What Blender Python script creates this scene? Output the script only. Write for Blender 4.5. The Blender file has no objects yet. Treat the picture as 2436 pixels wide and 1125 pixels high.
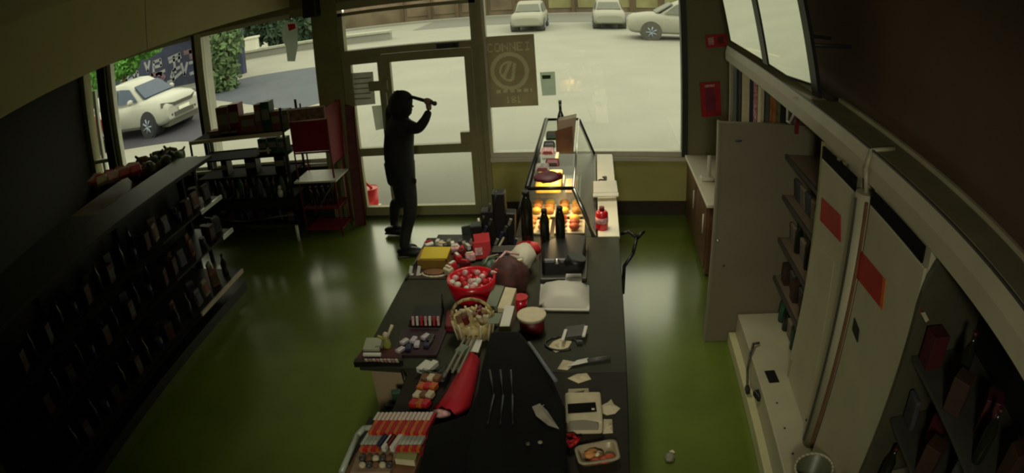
import bpy, math, random
from mathutils import Vector, Matrix
from bisect import bisect_left
R_ = random.Random(7)
SC = bpy.context.scene
COL = SC.collection
# ------------------------------------------------------------------ camera (wide CCTV lens with barrel distortion)
PITCH, YAW, ROLL, CAMH, FPX, K3 = .419, .143, -.064, 2.962, 1565.57, -.162
FWD = Vector((-math.sin(YAW) * math.cos(PITCH), math.cos(YAW) * math.cos(PITCH), -math.sin(PITCH)))
_r = Vector((math.cos(YAW), math.sin(YAW), 0)); _u = _r.cross(FWD)
RIGHT = math.cos(ROLL) * _r + math.sin(ROLL) * _u
UP = -math.sin(ROLL) * _r + math.cos(ROLL) * _u
cd = bpy.data.cameras.new('security_camera')
cam = bpy.data.objects.new('security_camera', cd); COL.objects.link(cam)
cam.matrix_world = Matrix(((RIGHT.x, UP.x, -FWD.x, 0), (RIGHT.y, UP.y, -FWD.y, 0), (RIGHT.z, UP.z, -FWD.z, CAMH), (0, 0, 0, 1)))
cd.type = 'PANO'; cd.sensor_fit = 'HORIZONTAL'; cd.sensor_width = 36; cd.sensor_height = 36 * 1125 / 2436
cd.lens = 23.1; cd.clip_start = .05; cd.clip_end = 400
cd.panorama_type = 'FISHEYE_LENS_POLYNOMIAL'
try:
    pc = cd
    pc.fisheye_fov = math.radians(150)
    (pc.fisheye_polynomial_k0, pc.fisheye_polynomial_k1, pc.fisheye_polynomial_k2, pc.fisheye_polynomial_k3, pc.fisheye_polynomial_k4) = \
        [-v for v in (0.0009918952, 0.041813886, 0.00044939518, -3.785544e-05, 2.0459429e-06)]
except AttributeError:
    pc = cd.cycles
    pc.fisheye_fov = math.radians(150)
SC.camera = cam
SC.cycles.max_bounces = 10; SC.cycles.diffuse_bounces = 6; SC.cycles.transparent_max_bounces = 16
SC.cycles.sample_clamp_indirect = 4; SC.cycles.use_denoising = True
SC.cycles.filter_width = 3.2
# ------------------------------------------------------------------ world, lights, exposure
W = bpy.data.worlds.new('overcast_sky'); SC.world = W; W.use_nodes = True
W.node_tree.nodes['Background'].inputs[0].default_value = (1.0, .935, .69, 1)
W.node_tree.nodes['Background'].inputs[1].default_value = 2.7
def area(name, loc, size, rot, power, color, portal=False):
    l = bpy.data.lights.new(name, 'AREA'); l.shape = 'RECTANGLE'; l.size, l.size_y = size; l.energy = power; l.color = color
    o = bpy.data.objects.new(name, l); o.location = loc; o.rotation_euler = rot; COL.objects.link(o)
    if portal: l.cycles.is_portal = True
    return o
D = 7.208
for n, (x0, x1, z0, z1) in {'left_window_portal': (-7.9, -3.3, .75, 2.7), 'door_portal': (-2.95, -1.3, 0, 2.6), 'right_window_portal': (-1.26, 1.0, .73, 2.8)}.items():
    area(n, ((x0 + x1) / 2, D + .16, (z0 + z1) / 2), (x1 - x0, z1 - z0), (-math.pi / 2, 0, 0), 1, (1, 1, 1), True)
sun = bpy.data.lights.new('hazy_sun', 'SUN'); sun.energy = .5; sun.angle = .3; sun.color = (1, .97, .8)
so = bpy.data.objects.new('hazy_sun', sun); so.rotation_euler = (math.radians(8), math.radians(35), 0); COL.objects.link(so)
# ceiling lamp of the shop over the counter, and an added fill behind the camera
area('counter_ceiling_lamp', (-.35, 4.4, 3.4), (.3, 1.8), (0, 0, 0), 14, (1, .93, .70)).data.spread = math.radians(100)
area('rear_fill_light', (-.1, -1.5, 3.2), (.4, .4), (math.radians(64), 0, math.radians(-4)), 11, (1, .93, .70)).data.spread = math.radians(75)  # added out of view; beam aimed to brighten the partition, sparing the near floor
vs = SC.view_settings
vs.view_transform = 'Standard'; vs.look = 'None'; vs.gamma = 1; vs.use_curve_mapping = False; vs.exposure = 0
# ------------------------------------------------------------------ placing helpers: rays of the calibrated camera met with real planes
_tt = [i * 1.15 / 4000 for i in range(4001)]; _rr = [t * (1 + K3 * t * t) for t in _tt]
def ray(px, py):
    a, b = (px - 1218) / FPX, (562.5 - py) / FPX; r = max(math.hypot(a, b), 1e-9)
    th = _tt[min(bisect_left(_rr, r), 4000)]
    return math.cos(th) * FWD + math.sin(th) * (a / r * RIGHT + b / r * UP)
def at(px, py, z=None, y=None, x=None):
    d = ray(px, py)
    t = (z - CAMH) / d.z if z is not None else (y / d.y if y is not None else x / d.x)
    return Vector((d.x * t, d.y * t, CAMH + d.z * t))
# ------------------------------------------------------------------ materials
MATS = {}
def s2l(c): return tuple(((v / 255 + .055) / 1.055) ** 2.4 if v > 10 else v / 255 / 12.92 for v in c)
def mat(name, col, rough=.6, metal=0, var=.12, scale=8, bump=0, bscale=60, spec=.5, emit=None, es=0, coat=0):
    if name in MATS: return MATS[name]
    m = bpy.data.materials.new(name); m.use_nodes = True; nt = m.node_tree; b = nt.nodes['Principled BSDF']
    b.inputs['Roughness'].default_value = rough; b.inputs['Metallic'].default_value = metal
    b.inputs['Specular IOR Level'].default_value = spec; b.inputs['Coat Weight'].default_value = coat; b.inputs['Coat Roughness'].default_value = .2
    tc = nt.nodes.new('ShaderNodeTexCoord')
    if var:
        no = nt.nodes.new('ShaderNodeTexNoise'); no.inputs['Scale'].default_value = scale; no.inputs['Detail'].default_value = 5
        nt.links.new(tc.outputs['Object'], no.inputs['Vector'])
        r = nt.nodes.new('ShaderNodeValToRGB'); r.color_ramp.elements[0].position = .3; r.color_ramp.elements[1].position = .7
        r.color_ramp.elements[0].color = (*[max(0, c * (1 - var)) for c in col], 1)
        r.color_ramp.elements[1].color = (*[min(1, c * (1 + var)) for c in col], 1)
        nt.links.new(no.outputs['Fac'], r.inputs[0]); nt.links.new(r.outputs[0], b.inputs['Base Color'])
    else: b.inputs['Base Color'].default_value = (*col, 1)
    if bump:
        n2 = nt.nodes.new('ShaderNodeTexNoise'); n2.inputs['Scale'].default_value = bscale
        nt.links.new(tc.outputs['Object'], n2.inputs['Vector'])
        bp = nt.nodes.new('ShaderNodeBump'); bp.inputs['Strength'].default_value = bump
        nt.links.new(n2.outputs['Fac'], bp.inputs['Height']); nt.links.new(bp.outputs[0], b.inputs['Normal'])
    if emit: b.inputs['Emission Color'].default_value = (*emit, 1); b.inputs['Emission Strength'].default_value = es
    MATS[name] = m; return m
def glass(name, tint=(.93, .96, .93), g=.07, rough=.02):
    if name in MATS: return MATS[name]
    m = bpy.data.materials.new(name); m.use_nodes = True; nt = m.node_tree; nt.nodes.clear()
    o = nt.nodes.new('ShaderNodeOutputMaterial'); mx = nt.nodes.new('ShaderNodeMixShader'); mx.inputs[0].default_value = g
    t = nt.nodes.new('ShaderNodeBsdfTransparent'); t.inputs[0].default_value = (*tint, 1)
    gl = nt.nodes.new('ShaderNodeBsdfGlossy'); gl.inputs['Roughness'].default_value = rough
    nt.links.new(t.outputs[0], mx.inputs[1]); nt.links.new(gl.outputs[0], mx.inputs[2]); nt.links.new(mx.outputs[0], o.inputs[0])
    MATS[name] = m; return m
def papermat(name, col, tr=.75):
    if name in MATS: return MATS[name]
    m = bpy.data.materials.new(name); m.use_nodes = True; nt = m.node_tree; nt.nodes.clear()
    o = nt.nodes.new('ShaderNodeOutputMaterial'); mx = nt.nodes.new('ShaderNodeMixShader'); mx.inputs[0].default_value = tr
    d = nt.nodes.new('ShaderNodeBsdfDiffuse'); t = nt.nodes.new('ShaderNodeBsdfTranslucent')
    no = nt.nodes.new('ShaderNodeTexNoise'); no.inputs['Scale'].default_value = 4; r = nt.nodes.new('ShaderNodeValToRGB')
    tc = nt.nodes.new('ShaderNodeTexCoord'); nt.links.new(tc.outputs['Object'], no.inputs['Vector']); nt.links.new(no.outputs['Fac'], r.inputs[0])
    r.color_ramp.elements[0].position = .3; r.color_ramp.elements[1].position = .7
    r.color_ramp.elements[0].color = (*[c * .88 for c in col], 1); r.color_ramp.elements[1].color = (*[c * 1.12 for c in col], 1)
    nt.links.new(r.outputs[0], d.inputs[0]); nt.links.new(r.outputs[0], t.inputs[0])
    nt.links.new(d.outputs[0], mx.inputs[1]); nt.links.new(t.outputs[0], mx.inputs[2]); nt.links.new(mx.outputs[0], o.inputs[0])
    MATS[name] = m; return m
# ------------------------------------------------------------------ mesh builder
class MB:
    def __init__(s): s.v = []; s.f = []; s.sm = []
    def add(s, vs, fs, smooth=False):
        n = len(s.v); s.v += [Vector(v) for v in vs]; s.f += [tuple(n + i for i in f) for f in fs]; s.sm += [smooth] * len(fs); return s
    def box(s, x0, x1, y0, y1, z0, z1):
        if x0 > x1: x0, x1 = x1, x0
        if y0 > y1: y0, y1 = y1, y0
        if z0 > z1: z0, z1 = z1, z0
        return s.add([(x, y, z) for x in (x0, x1) for y in (y0, y1) for z in (z0, z1)],
                     [(0, 1, 3, 2), (4, 6, 7, 5), (0, 4, 5, 1), (2, 3, 7, 6), (0, 2, 6, 4), (1, 5, 7, 3)])
    def cbox(s, c, sz, rz=0, rx=0, ry=0):
        m = Matrix.Translation(Vector(c)) @ Matrix.Rotation(rz, 4, 'Z') @ Matrix.Rotation(ry, 4, 'Y') @ Matrix.Rotation(rx, 4, 'X')
        a, b, d = sz[0] / 2, sz[1] / 2, sz[2] / 2
        return s.add([m @ Vector((x, y, z)) for x in (-a, a) for y in (-b, b) for z in (-d, d)],
                     [(0, 1, 3, 2), (4, 6, 7, 5), (0, 4, 5, 1), (2, 3, 7, 6), (0, 2, 6, 4), (1, 5, 7, 3)])
    def tube(s, p0, p1, r0, r1=None, n=10):
        r1 = r0 if r1 is None else r1; p0, p1 = Vector(p0), Vector(p1); d = (p1 - p0).normalized()
        a = d.orthogonal().normalized(); b = d.cross(a)
        vs = [p + r * (math.cos(2 * math.pi * i / n) * a + math.sin(2 * math.pi * i / n) * b) for p, r in ((p0, r0), (p1, r1)) for i in range(n)]
        s.add(vs, [(i, (i + 1) % n, n + (i + 1) % n, n + i) for i in range(n)], True)
        return s.add(vs, [tuple(range(n))[::-1], tuple(range(n, 2 * n))])
    def path(s, pts, r, n=8):
        for a, b in zip(pts, pts[1:]): s.tube(a, b, r, r, n)
        for p in pts[1:-1]: s.ball(p, (r, r, r), n, 5)
        return s
    def lathe(s, c, prof, n=18, sx=1, sy=1):
        vs = [(c[0] + sx * r * math.cos(2 * math.pi * i / n), c[1] + sy * r * math.sin(2 * math.pi * i / n), c[2] + z) for r, z in prof for i in range(n)]
        fs = [(k * n + i, k * n + (i + 1) % n, (k + 1) * n + (i + 1) % n, (k + 1) * n + i) for k in range(len(prof) - 1) for i in range(n)]
        s.add(vs, fs, True)
        m = len(prof) - 1
        return s.add([vs[i] for i in range(n)] + [vs[m * n + i] for i in range(n)], [tuple(range(n))[::-1], tuple(range(n, 2 * n))])
    def ball(s, c, r, n=12, m=7, jit=0):
        vs = [(c[0], c[1], c[2] - r[2])]
        for k in range(1, m):
            a = -math.pi / 2 + math.pi * k / m
            for i in range(n):
                j = 1 + jit * (R_.random() - .5)
                vs.append((c[0] + j * r[0] * math.cos(a) * math.cos(2 * math.pi * i / n), c[1] + j * r[1] * math.cos(a) * math.sin(2 * math.pi * i / n), c[2] + j * r[2] * math.sin(a)))
        vs.append((c[0], c[1], c[2] + r[2])); L = len(vs) - 1
        fs = [(0, 1 + (i + 1) % n, 1 + i) for i in range(n)] + [(1 + k * n + i, 1 + k * n + (i + 1) % n, 1 + (k + 1) * n + (i + 1) % n, 1 + (k + 1) * n + i) for k in range(m - 2) for i in range(n)]
        fs += [(1 + (m - 2) * n + i, 1 + (m - 2) * n + (i + 1) % n, L) for i in range(n)]
        return s.add(vs, fs, jit < .3)
    def prism(s, top, dz=None, vec=None):
        """polygon (world points) extruded by vec"""
        top = [Vector(p) for p in top]; vec = Vector(vec) if vec is not None else Vector((0, 0, dz)); n = len(top)
        return s.add(top + [p + vec for p in top], [tuple(range(n)), tuple(range(2 * n - 1, n - 1, -1))] + [(i, n + i, n + (i + 1) % n, (i + 1) % n) for i in range(n)])
    def quad(s, *p): return s.add(p, [tuple(range(len(p)))])
    def build(s, name, m, parent=None, origin=None, bevel=0, solid=0):
        me = bpy.data.meshes.new(name); o = Vector(origin) if origin is not None else Vector((0, 0, 0))
        me.from_pydata([tuple(v - o) for v in s.v], [], s.f); me.polygons.foreach_set('use_smooth', s.sm); me.materials.append(m); me.update()
        ob = bpy.data.objects.new(name, me); COL.objects.link(ob)
        import bmesh
        bm = bmesh.new(); bm.from_mesh(me); bmesh.ops.remove_doubles(bm, verts=bm.verts, dist=1e-5); bmesh.ops.recalc_face_normals(bm, faces=bm.faces); bm.to_mesh(me); bm.free()
        if parent is not None: ob.parent = parent
        if solid: md = ob.modifiers.new('thickness', 'SOLIDIFY'); md.thickness = solid; md.offset = 0
        if bevel: md = ob.modifiers.new('edges', 'BEVEL'); md.width = bevel; md.segments = 2; md.limit_method = 'ANGLE'; md.angle_limit = .7
        return ob
def struct(name, mb, m, parent=None, **k):
    o = mb.build(name, m, parent, **k)
    if parent is None: o['kind'] = 'structure'
    return o
def tag(o, label, cat, group=None):
    o['label'] = label; o['category'] = cat
    if group: o['group'] = group
    return o
class Thing:
    """an Empty at the thing's base; parts are authored in world space (or local space when local=True)"""
    def __init__(s, name, label, cat, loc=(0, 0, 0), rz=0, group=None, local=False):
        s.o = bpy.data.objects.new(name, None); COL.objects.link(s.o); s.o.location = loc; s.o.rotation_euler = (0, 0, rz); s.o.empty_display_size = .05
        s.loc = Vector(loc); s.local = local; tag(s.o, label, cat, group)
    def part(s, name, mb, m, parent=None, label=None, **k):
        ob = mb.build(name, m, parent or s.o, None if s.local else s.loc, **k)
        if label: ob['label'] = label
        return ob
def one(name, mb, m, label, cat, group=None, **k):
    return tag(mb.build(name, m, **k), label, cat, group)
def dup(o, loc=None, rz=None, label=None, parent=None):
    c = o.copy(); COL.objects.link(c); c.parent = parent
    if loc is not None: c.location = loc
    if rz is not None: c.rotation_euler = (0, 0, rz)
    if label: c['label'] = label
    for ch in list(o.children): dup(ch, parent=c)
    return c
def C(px, py, z=.95): return at(px, py, z=z)
def text_mesh(name, txt, size, m, loc, rot, parent, ext=.001, off=0):
    cu = bpy.data.curves.new(name, 'FONT'); cu.body = txt; cu.size = size; cu.extrude = ext; cu.align_x = 'CENTER'; cu.align_y = 'CENTER'; cu.resolution_u = 2; cu.offset = off
    t = bpy.data.objects.new(name, cu); COL.objects.link(t); bpy.context.view_layer.update()
    me = bpy.data.meshes.new_from_object(t.evaluated_get(bpy.context.evaluated_depsgraph_get())); bpy.data.objects.remove(t); bpy.data.curves.remove(cu)
    ob = bpy.data.objects.new(name, me); me.materials.clear(); me.materials.append(m); COL.objects.link(ob)
    ob.parent = parent; ob.location = Vector(loc) - (parent.location if parent else Vector()); ob.rotation_euler = rot
    return ob
# palette
wall_m = mat('olive_wall_paint', s2l((132, 130, 98)), .8, var=.06, scale=2)
lwall_m = mat('dado_wall_paint', s2l((180, 176, 108)), .8, var=.06, scale=2)
dwall_m = mat('dark_wall_paint', s2l((104, 88, 70)), .8, var=.08, scale=2)
bulk_m = mat('bulkhead_board', s2l((222, 218, 178)), .8, var=.05, scale=1.5)
frame_m = mat('grey_green_frame', s2l((150, 148, 110)), .5, var=.05)
dframe_m = mat('dark_frame', s2l((42, 42, 34)), .5, var=.05)
wframe_m = mat('white_frame', s2l((205, 205, 190)), .5, var=.05)
pane_m = glass('window_glass')
white = mat('white_plastic', s2l((208, 208, 196)), .5, var=.05)
offw = mat('off_white_enamel', s2l((172, 168, 140)), .45, var=.07, scale=4)
grey = mat('grey_laminate', s2l((128, 124, 104)), .6, var=.06, scale=3)
dgrey = mat('dark_grey_metal', s2l((62, 62, 56)), .45, var=.1)
black = mat('black_plastic', s2l((20, 20, 20)), .45, var=.15)
blackm = mat('black_metal', s2l((28, 28, 28)), .4, metal=.3, var=.1)
chrome = mat('bare_metal', (.55, .55, .52), .3, metal=1, var=.05)
red = mat('red_gloss', (.55, .008, .02), .25, var=.15, coat=.4)
redp = mat('red_paper', (.45, .012, .018), .6, var=.15, scale=20)
dred = mat('dark_red', (.14, .006, .01), .5, var=.2)
orange = mat('orange_print', (.5, .12, .02), .5, var=.3, scale=30)
yellow = mat('yellow_card', (.55, .42, .02), .5, var=.1)
brown = mat('brown_card', (.16, .075, .03), .7, var=.25, scale=14)
tan = mat('tan_laminate', s2l((158, 140, 108)), .6, var=.06, scale=3)
cream = mat('cream_paper', s2l((200, 190, 158)), .7, var=.08, scale=20)
pink = mat('pink_white_print', (.6, .33, .33), .5, var=.5, scale=40)
green = mat('green_leaf', (.05, .11, .025), .6, var=.4, scale=20)
dgreen = mat('dark_green', (.02, .07, .035), .5, var=.3)
navy = mat('navy_print', (.02, .025, .07), .5, var=.3)
wood = mat('brown_wood', (.13, .065, .03), .5, var=.25, scale=6)
# ------------------------------------------------------------------ the room shell
floor_m = mat('green_vinyl_floor', (.10, .15, .012), .5, var=.18, scale=1.3, bump=.02, bscale=25, spec=.12, coat=1)
fb = floor_m.node_tree.nodes['Principled BSDF']; fb.inputs['Coat Roughness'].default_value = .2; fb.inputs['Coat IOR'].default_value = 1.95
struct('floor', MB().box(-8.2, 2.1, -2.2, 7.3, -.1, 0), floor_m)
struct('ceiling', MB().box(-8.2, 2.1, -2.2, 7.3, 3.45, 3.55), bulk_m)
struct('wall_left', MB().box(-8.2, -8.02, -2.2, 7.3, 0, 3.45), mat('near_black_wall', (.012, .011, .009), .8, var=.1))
struct('wall_right', MB().box(1.95, 2.1, -2.2, 7.3, 0, 3.45), dwall_m)
struct('wall_back', MB().box(-8.2, 2.1, -2.3, -2.2, 0, 3.45), dwall_m)
T0, T1 = D, D + .2
struct('wall_front', MB().box(-8.2, 2.1, T0, T1, 2.9, 3.45).box(-8.2, -7.9, T0, T1, 0, 2.9).box(-7.9, -3.3, T0, T1, 2.72, 2.9).box(-3.3, -2.97, T0, T1, 0, 2.9)
       .box(-2.97, -1.28, T0, T1, 2.66, 2.9).box(1.07, 2.1, T0, T1, 0, 2.9), wall_m)
struct('wall_dado_left', MB().box(-7.9, -3.3, T0, T1, 0, .74), mat('shaded_dado_tone', (.02, .022, .015), .9, var=.1))  # dado behind the rack: its shade is put into the colour
struct('wall_dado_right', MB().box(-1.22, 1.07, T0, T1, 0, .72), lwall_m)
struct('trim_1', MB().box(-3.3, -2.95, T0 - .03, T0, 0, 2.9), mat('pillar_cladding', s2l((128, 130, 86)), .6, var=.08))
struct('trim_2', MB().box(-3.6, 1.95, T0 - .025, T0, 2.66, 2.76), frame_m)
struct('trim_3', MB().box(-1.28, -1.22, T0 - .04, T1, 0, 2.9), frame_m)
struct('baseboard_front', MB().box(-1.22, 1.95, T0 - .03, T0, 0, .17), mat('dark_brown_skirting', (.035, .024, .012), .6, var=.2))
# dropped bulkhead along the left, with one panel seam
bk = struct('ceiling_bulkhead', MB().box(-8.02, -3.63, -2.2, T0, 2.83, 3.45), bulk_m)
struct('board', MB().box(-3.63, -3.6, 4.222, T0, 2.81, 3.45), bulk_m, bk)
struct('board', MB().box(-3.63, -3.6, -2.2, 4.21, 2.81, 3.45), bulk_m, bk)
# window 1 (left)
w1 = struct('window_1', MB().box(-7.9, -3.3, T0 + .02, T0 + .1, .74, .8).box(-7.9, -3.3, T0 + .02, T0 + .1, 2.66, 2.72), wframe_m)
struct('mullion', MB().box(-7.42, -7.2, T0 - .08, T0 + .1, .74, 2.72), dframe_m, w1)
struct('mullion', MB().box(-7.2, -7.1, T0 + .0, T0 + .1, .74, 2.72), wframe_m, w1)
struct('mullion', MB().box(-5.19, -5.07, T0 + .0, T0 + .24, .74, 2.72), wframe_m, w1)
struct('mullion', MB().box(-5.25, -5.19, T0 + .0, T0 + .1, .74, 2.72), dframe_m, w1)
struct('window_rail', MB().box(-7.9, -7.42, T0 + .02, T0 + .1, 1.06, 1.12), wframe_m, w1)
struct('mullion', MB().box(-7.78, -7.7, T0 + .1, T0 + .16, .74, 2.3), wframe_m, w1)
for a, b in ((-7.9, -7.42), (-7.1, -5.25), (-5.07, -3.3)):
    struct('pane', MB().box(a, b, T0 + .05, T0 + .06, .78, 2.68), pane_m, w1)
struct('window_sill', MB().box(-7.9, -3.3, T0 - .06, T0 + .02, .72, .76), wframe_m, w1)
# window 2 (right display window)
w2 = struct('window_2', MB().box(-1.22, 1.07, T0 + .0, T0 + .1, .72, .78).box(-1.22, 1.07, T0, T0 + .1, 2.83, 2.9), wframe_m)
struct('mullion', MB().box(1.0, 1.07, T0 - .03, T0 + .1, .70, 2.9), dframe_m, w2)
struct('mullion', MB().box(-1.22, -1.19, T0, T0 + .1, .78, 2.9), wframe_m, w2)
struct('pane', MB().box(-1.22, 1.0, T0 + .05, T0 + .06, .78, 2.86), pane_m, w2)
struct('window_sill', MB().box(-1.22, 1.07, T0 - .07, T0, .685, .725), wframe_m, w2)
# door 1 with transom and side light
d1 = struct('door_1', MB().box(-2.95, -2.9, T0, T0 + .1, 0, 2.62).box(-1.36, -1.28, T0, T0 + .1, 0, 2.62).box(-2.95, -1.28, T0, T0 + .1, 2.58, 2.62)
            .box(-2.95, -1.28, T0 - .02, T0 + .1, 2.06, 2.14), frame_m)
struct('pane', MB().box(-2.9, -1.36, T0 + .05, T0 + .06, 2.14, 2.58), pane_m, d1)
struct('side_light', MB().box(-2.9, -2.84, T0, T0 + .07, 0, 2.06).box(-2.5, -2.45, T0, T0 + .07, 0, 2.06).box(-2.84, -2.5, T0, T0 + .07, 1.96, 2.06)
       .box(-2.84, -2.5, T0, T0 + .07, .8, .9).box(-2.84, -2.5, T0, T0 + .07, 0, .13), frame_m, d1)
lf = struct('door_leaf', MB().box(-2.44, -2.34, T0 - .01, T0 + .06, .01, 2.05).box(-1.45, -1.37, T0 - .01, T0 + .06, .01, 2.05).box(-2.34, -1.45, T0 - .01, T0 + .06, 1.95, 2.05)
            .box(-2.34, -1.45, T0 - .01, T0 + .06, .8, .91).box(-2.34, -1.45, T0 - .01, T0 + .06, .01, .14), frame_m, d1)
struct('lock_box', MB().box(-1.56, -1.45, T0 - .03, T0 + .05, .91, 1.05), frame_m, d1, bevel=.004)
struct('door_handle', MB().box(-2.62, -2.38, T0 - .05, T0 - .02, 1.62, 1.74).tube((-2.4, T0 - .08, 1.2), (-2.4, T0 - .08, 1.6), .014), frame_m, d1, bevel=.004)
struct('door_closer', MB().box(-1.75, -1.5, T0 - .07, T0 - .01, 2.07, 2.13).tube((-1.55, T0 - .05, 2.1), (-1.5, T0 - .09, 2.1), .02), dframe_m, d1, bevel=.005)
for a, b, z0, z1 in ((-2.84, -2.5, .13, .8), (-2.84, -2.5, .9, 1.96), (-2.34, -1.45, .14, .8), (-2.34, -1.45, .91, 1.95)):
    struct('pane', MB().box(a, b, T0 + .03, T0 + .036, z0, z1), pane_m, d1)
struct('door_threshold', MB().box(-2.95, -1.28, T0 - .03, T1, 0, .02), dgrey, d1)
# ------------------------------------------------------------------ outside
G = -.12
pav_m = mat('pale_concrete', (0.212, 0.212, 0.19), .9, var=.06, scale=.7)
patch_m = mat('blue_grey_ground', (0.0423, 0.0524, 0.077), .85, var=.12, scale=.8)
dground_m = mat('dark_purple_ground', (0.0208, 0.0185, 0.0347), .85, var=.15, scale=.8)
struct('pavement', MB().box(-60, 50, T1, 70, G - .3, G), pav_m)
struct('blue_grey_patch', MB().prism([at(498, 236, z=G + .01), at(700, 262, z=G + .01), at(800, 232, z=G + .01), at(800, 158, z=G + .01), at(742, 160, z=G + .01), at(600, 182, z=G + .01), at(500, 206, z=G + .01)], -.02), patch_m)  # blue-grey ground patch just above the pavement
struct('dark_ground', MB().prism([(-34, 12.6, G + .012), at(420, 336, z=G + .012), at(497, 334, z=G + .012), at(495, 290, z=G + .012), at(492, 240, z=G + .012), at(488, 206, z=G + .012), (-34, 23.6, G + .012)], -.02), dground_m)  # dark purple ground area around the parked car
struct('far_road', MB().box(-9.5, 30, 33.8, 38.5, G, G + .015), mat('grey_asphalt', (0.1232, 0.1232, 0.1155), .9, var=.06))
aw = struct('awning', MB().prism([(-8.2, T1, 3.05), (2.1, T1, 3.05), (2.1, T1 + 1.75, 2.92), (-8.2, T1 + 1.75, 2.92)], .03), pav_m)
struct('awning_fascia', MB().box(-8.2, 2.1, T1 + 1.75, T1 + 1.8, 2.86, 2.98), dgrey, aw)
struct('kerb', MB().box(-20, 30, 38.5, 39, G, G + .12), pav_m)
# houses and fences far across the street
hb = Thing('terrace_wall', 'long brown and green wall at the far side of the street', 'wall', (0, 40.2, G))
hb.part('wall', MB().box(-16, 12, 40.2, 41, G, G + 4), mat('brown_render', (0.1155, 0.0886, 0.0577), .9, var=.35, scale=.8))
for i in range(13): hb.part('pier', MB().box(-12 + i * 1.8, -11.8 + i * 1.8, 40.0, 40.2, G, G + 4), mat('pier_paint', (0.0847, 0.0577, 0.0308), .9))
for i in range(12): hb.part('garage_panel', MB().box(-11.6 + i * 1.8, -10.2 + i * 1.8, 40.13, 40.2, G + .35, G + 3), MATS['brown_render'] if i < 5 else mat('khaki_panel', (0.1694, 0.1617, 0.077), .9, var=.25, scale=1))
lw = Thing('garden_wall', 'low white wall behind the bright forecourt', 'wall', (-18, 30, G))
lw.part('wall', MB().box(-23, -9.6, 30, 30.3, G, .25), pav_m)
lw.part('coping', MB().box(-23, -9.6, 29.92, 30.4, .25, .36), mat('grey_coping', (.3, .31, .26), .9))
ob = Thing('pale_gate_post', 'pale square gate post above the low white wall', 'post', (-17.6, 30.15, .36))
ob.part('shaft', MB().box(-17.95, -17.25, 29.95, 30.35, .36, 1.0), white); ob.part('cap', MB().box(-18.02, -17.18, 29.9, 30.4, 1.0, 1.1), white)
# graffiti wall
gw = Thing('graffiti_wall', 'dark blue street wall covered in white graffiti behind the car', 'wall', (-21, 24, G))
gw.part('wall', MB().box(-32, -14.6, 24, 24.3, G, 3.2), mat('blue_black_paint', (.025, .03, .07), .8, var=.3, scale=2))
paint = mat('white_spray_paint', (0.2541, 0.2695, 0.2926), .7, var=.2, scale=3); paintp = mat('pink_spray_paint', (0.154, 0.0924, 0.1155), .7, var=.2)
def stroke(pts, w, m, y=23.985):
    b = MB(); q = [at(px, py, y=y) for px, py in pts]
    for a, c in zip(q, q[1:]):
        d = (c - a); d.y = 0
        if d.length < 1e-4: continue
        n = Vector((-d.z, 0, d.x)).normalized() * w / 2; e = d.normalized() * w * .3
        b.prism([a - n - e, c - n + e, c + n + e, a + n - e], vec=(0, -.006, 0))
    gw.part('graffiti_stroke', b, m)
for pts in ([(288, 172), (290, 196), (303, 190)], [(305, 180), (300, 196), (318, 184), (322, 170)], [(310, 168), (328, 172), (330, 190)], [(345, 150), (352, 170), (356, 146)],
            [(366, 172), (366, 148), (382, 142), (384, 156), (368, 160)], [(372, 178), (392, 168)], [(402, 140), (428, 128), (426, 146)], [(404, 148), (430, 136)], [(414, 136), (418, 172)],
            [(408, 184), (412, 168), (428, 160)], [(412, 190), (432, 172)], [(432, 152), (440, 178), (446, 150)], [(452, 150), (466, 146), (464, 172), (454, 176)], [(508, 108), (512, 138), (524, 112)],
            [(500, 116), (520, 108), (534, 98)], [(516, 146), (536, 134), (532, 110)], [(505, 150), (528, 148)], [(400, 196), (414, 190), (412, 178)]):
    stroke(pts, .15, paint)
for pts in ([(356, 190), (362, 178), (384, 176), (392, 184)], [(368, 196), (388, 190)], [(440, 126), (454, 122), (456, 138)]): stroke(pts, .22, paintp)
# foliage
def crown(c, r, n, leaf, seed):
    rr = random.Random(seed); b = MB()
    for i in range(n):
        d = Vector((rr.gauss(0, 1), rr.gauss(0, 1), rr.gauss(0, 1))).normalized() * (rr.random() ** .35)
        p = Vector(c) + Vector((d.x * r[0], d.y * r[1], d.z * r[2])); u = Vector((rr.gauss(0, 1), rr.gauss(0, 1), rr.gauss(0, 1))).normalized(); v = u.orthogonal().normalized()
        L = leaf * (.6 + rr.random() * .8)
        b.add([p - u * L, p + v * L * .5, p + u * L, p - v * L * .5], [(0, 1, 2, 3)])
    return b
def tree(name, label, base, crowns, m, seed, leaf=.16, trunk=.14, n=900):
    t = Thing(name, label, 'tree', base)
    top = max(c[2] for c, r in crowns)
    t.part('trunk', MB().tube(base, (base[0] + .1, base[1], top), trunk, trunk * .5), wood)
    for i, (c, r) in enumerate(crowns):
        o = t.part('foliage', crown(c, r, n, leaf, seed + i), m); o['kind'] = 'stuff'
leaf1 = mat('bright_leaves', (.11, .3, .05), .7, var=.4, scale=3); leaf2 = mat('dark_leaves', (.022, .05, .025), .7, var=.5, scale=3); leaf3 = mat('mid_leaves', (.07, .12, .045), .7, var=.5, scale=3)
a = at(250, 150, y=18)
tree('bright_green_tree', 'bright green bushy tree at the far left of the shop window', (a.x - 1.2, 18, G), [((a.x - .6, 18, a.z + .2), (1.5, .8, .7)), ((a.x + 1.3, 18.1, a.z + .75), (1.3, .8, .55)), ((a.x - 1.9, 18, a.z - 1.0), (1., .8, 1.2))], leaf1, 3)
a = at(535, 135, y=20)
tree('drooping_tree', 'dark drooping tree between the graffiti wall and the bright forecourt', (a.x, 20, G), [((a.x + .1, 20, a.z + .5), (.75, .6, .9)), ((a.x - .25, 20, a.z - .75), (.85, .6, .75))], leaf3, 11, leaf=.13)
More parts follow.
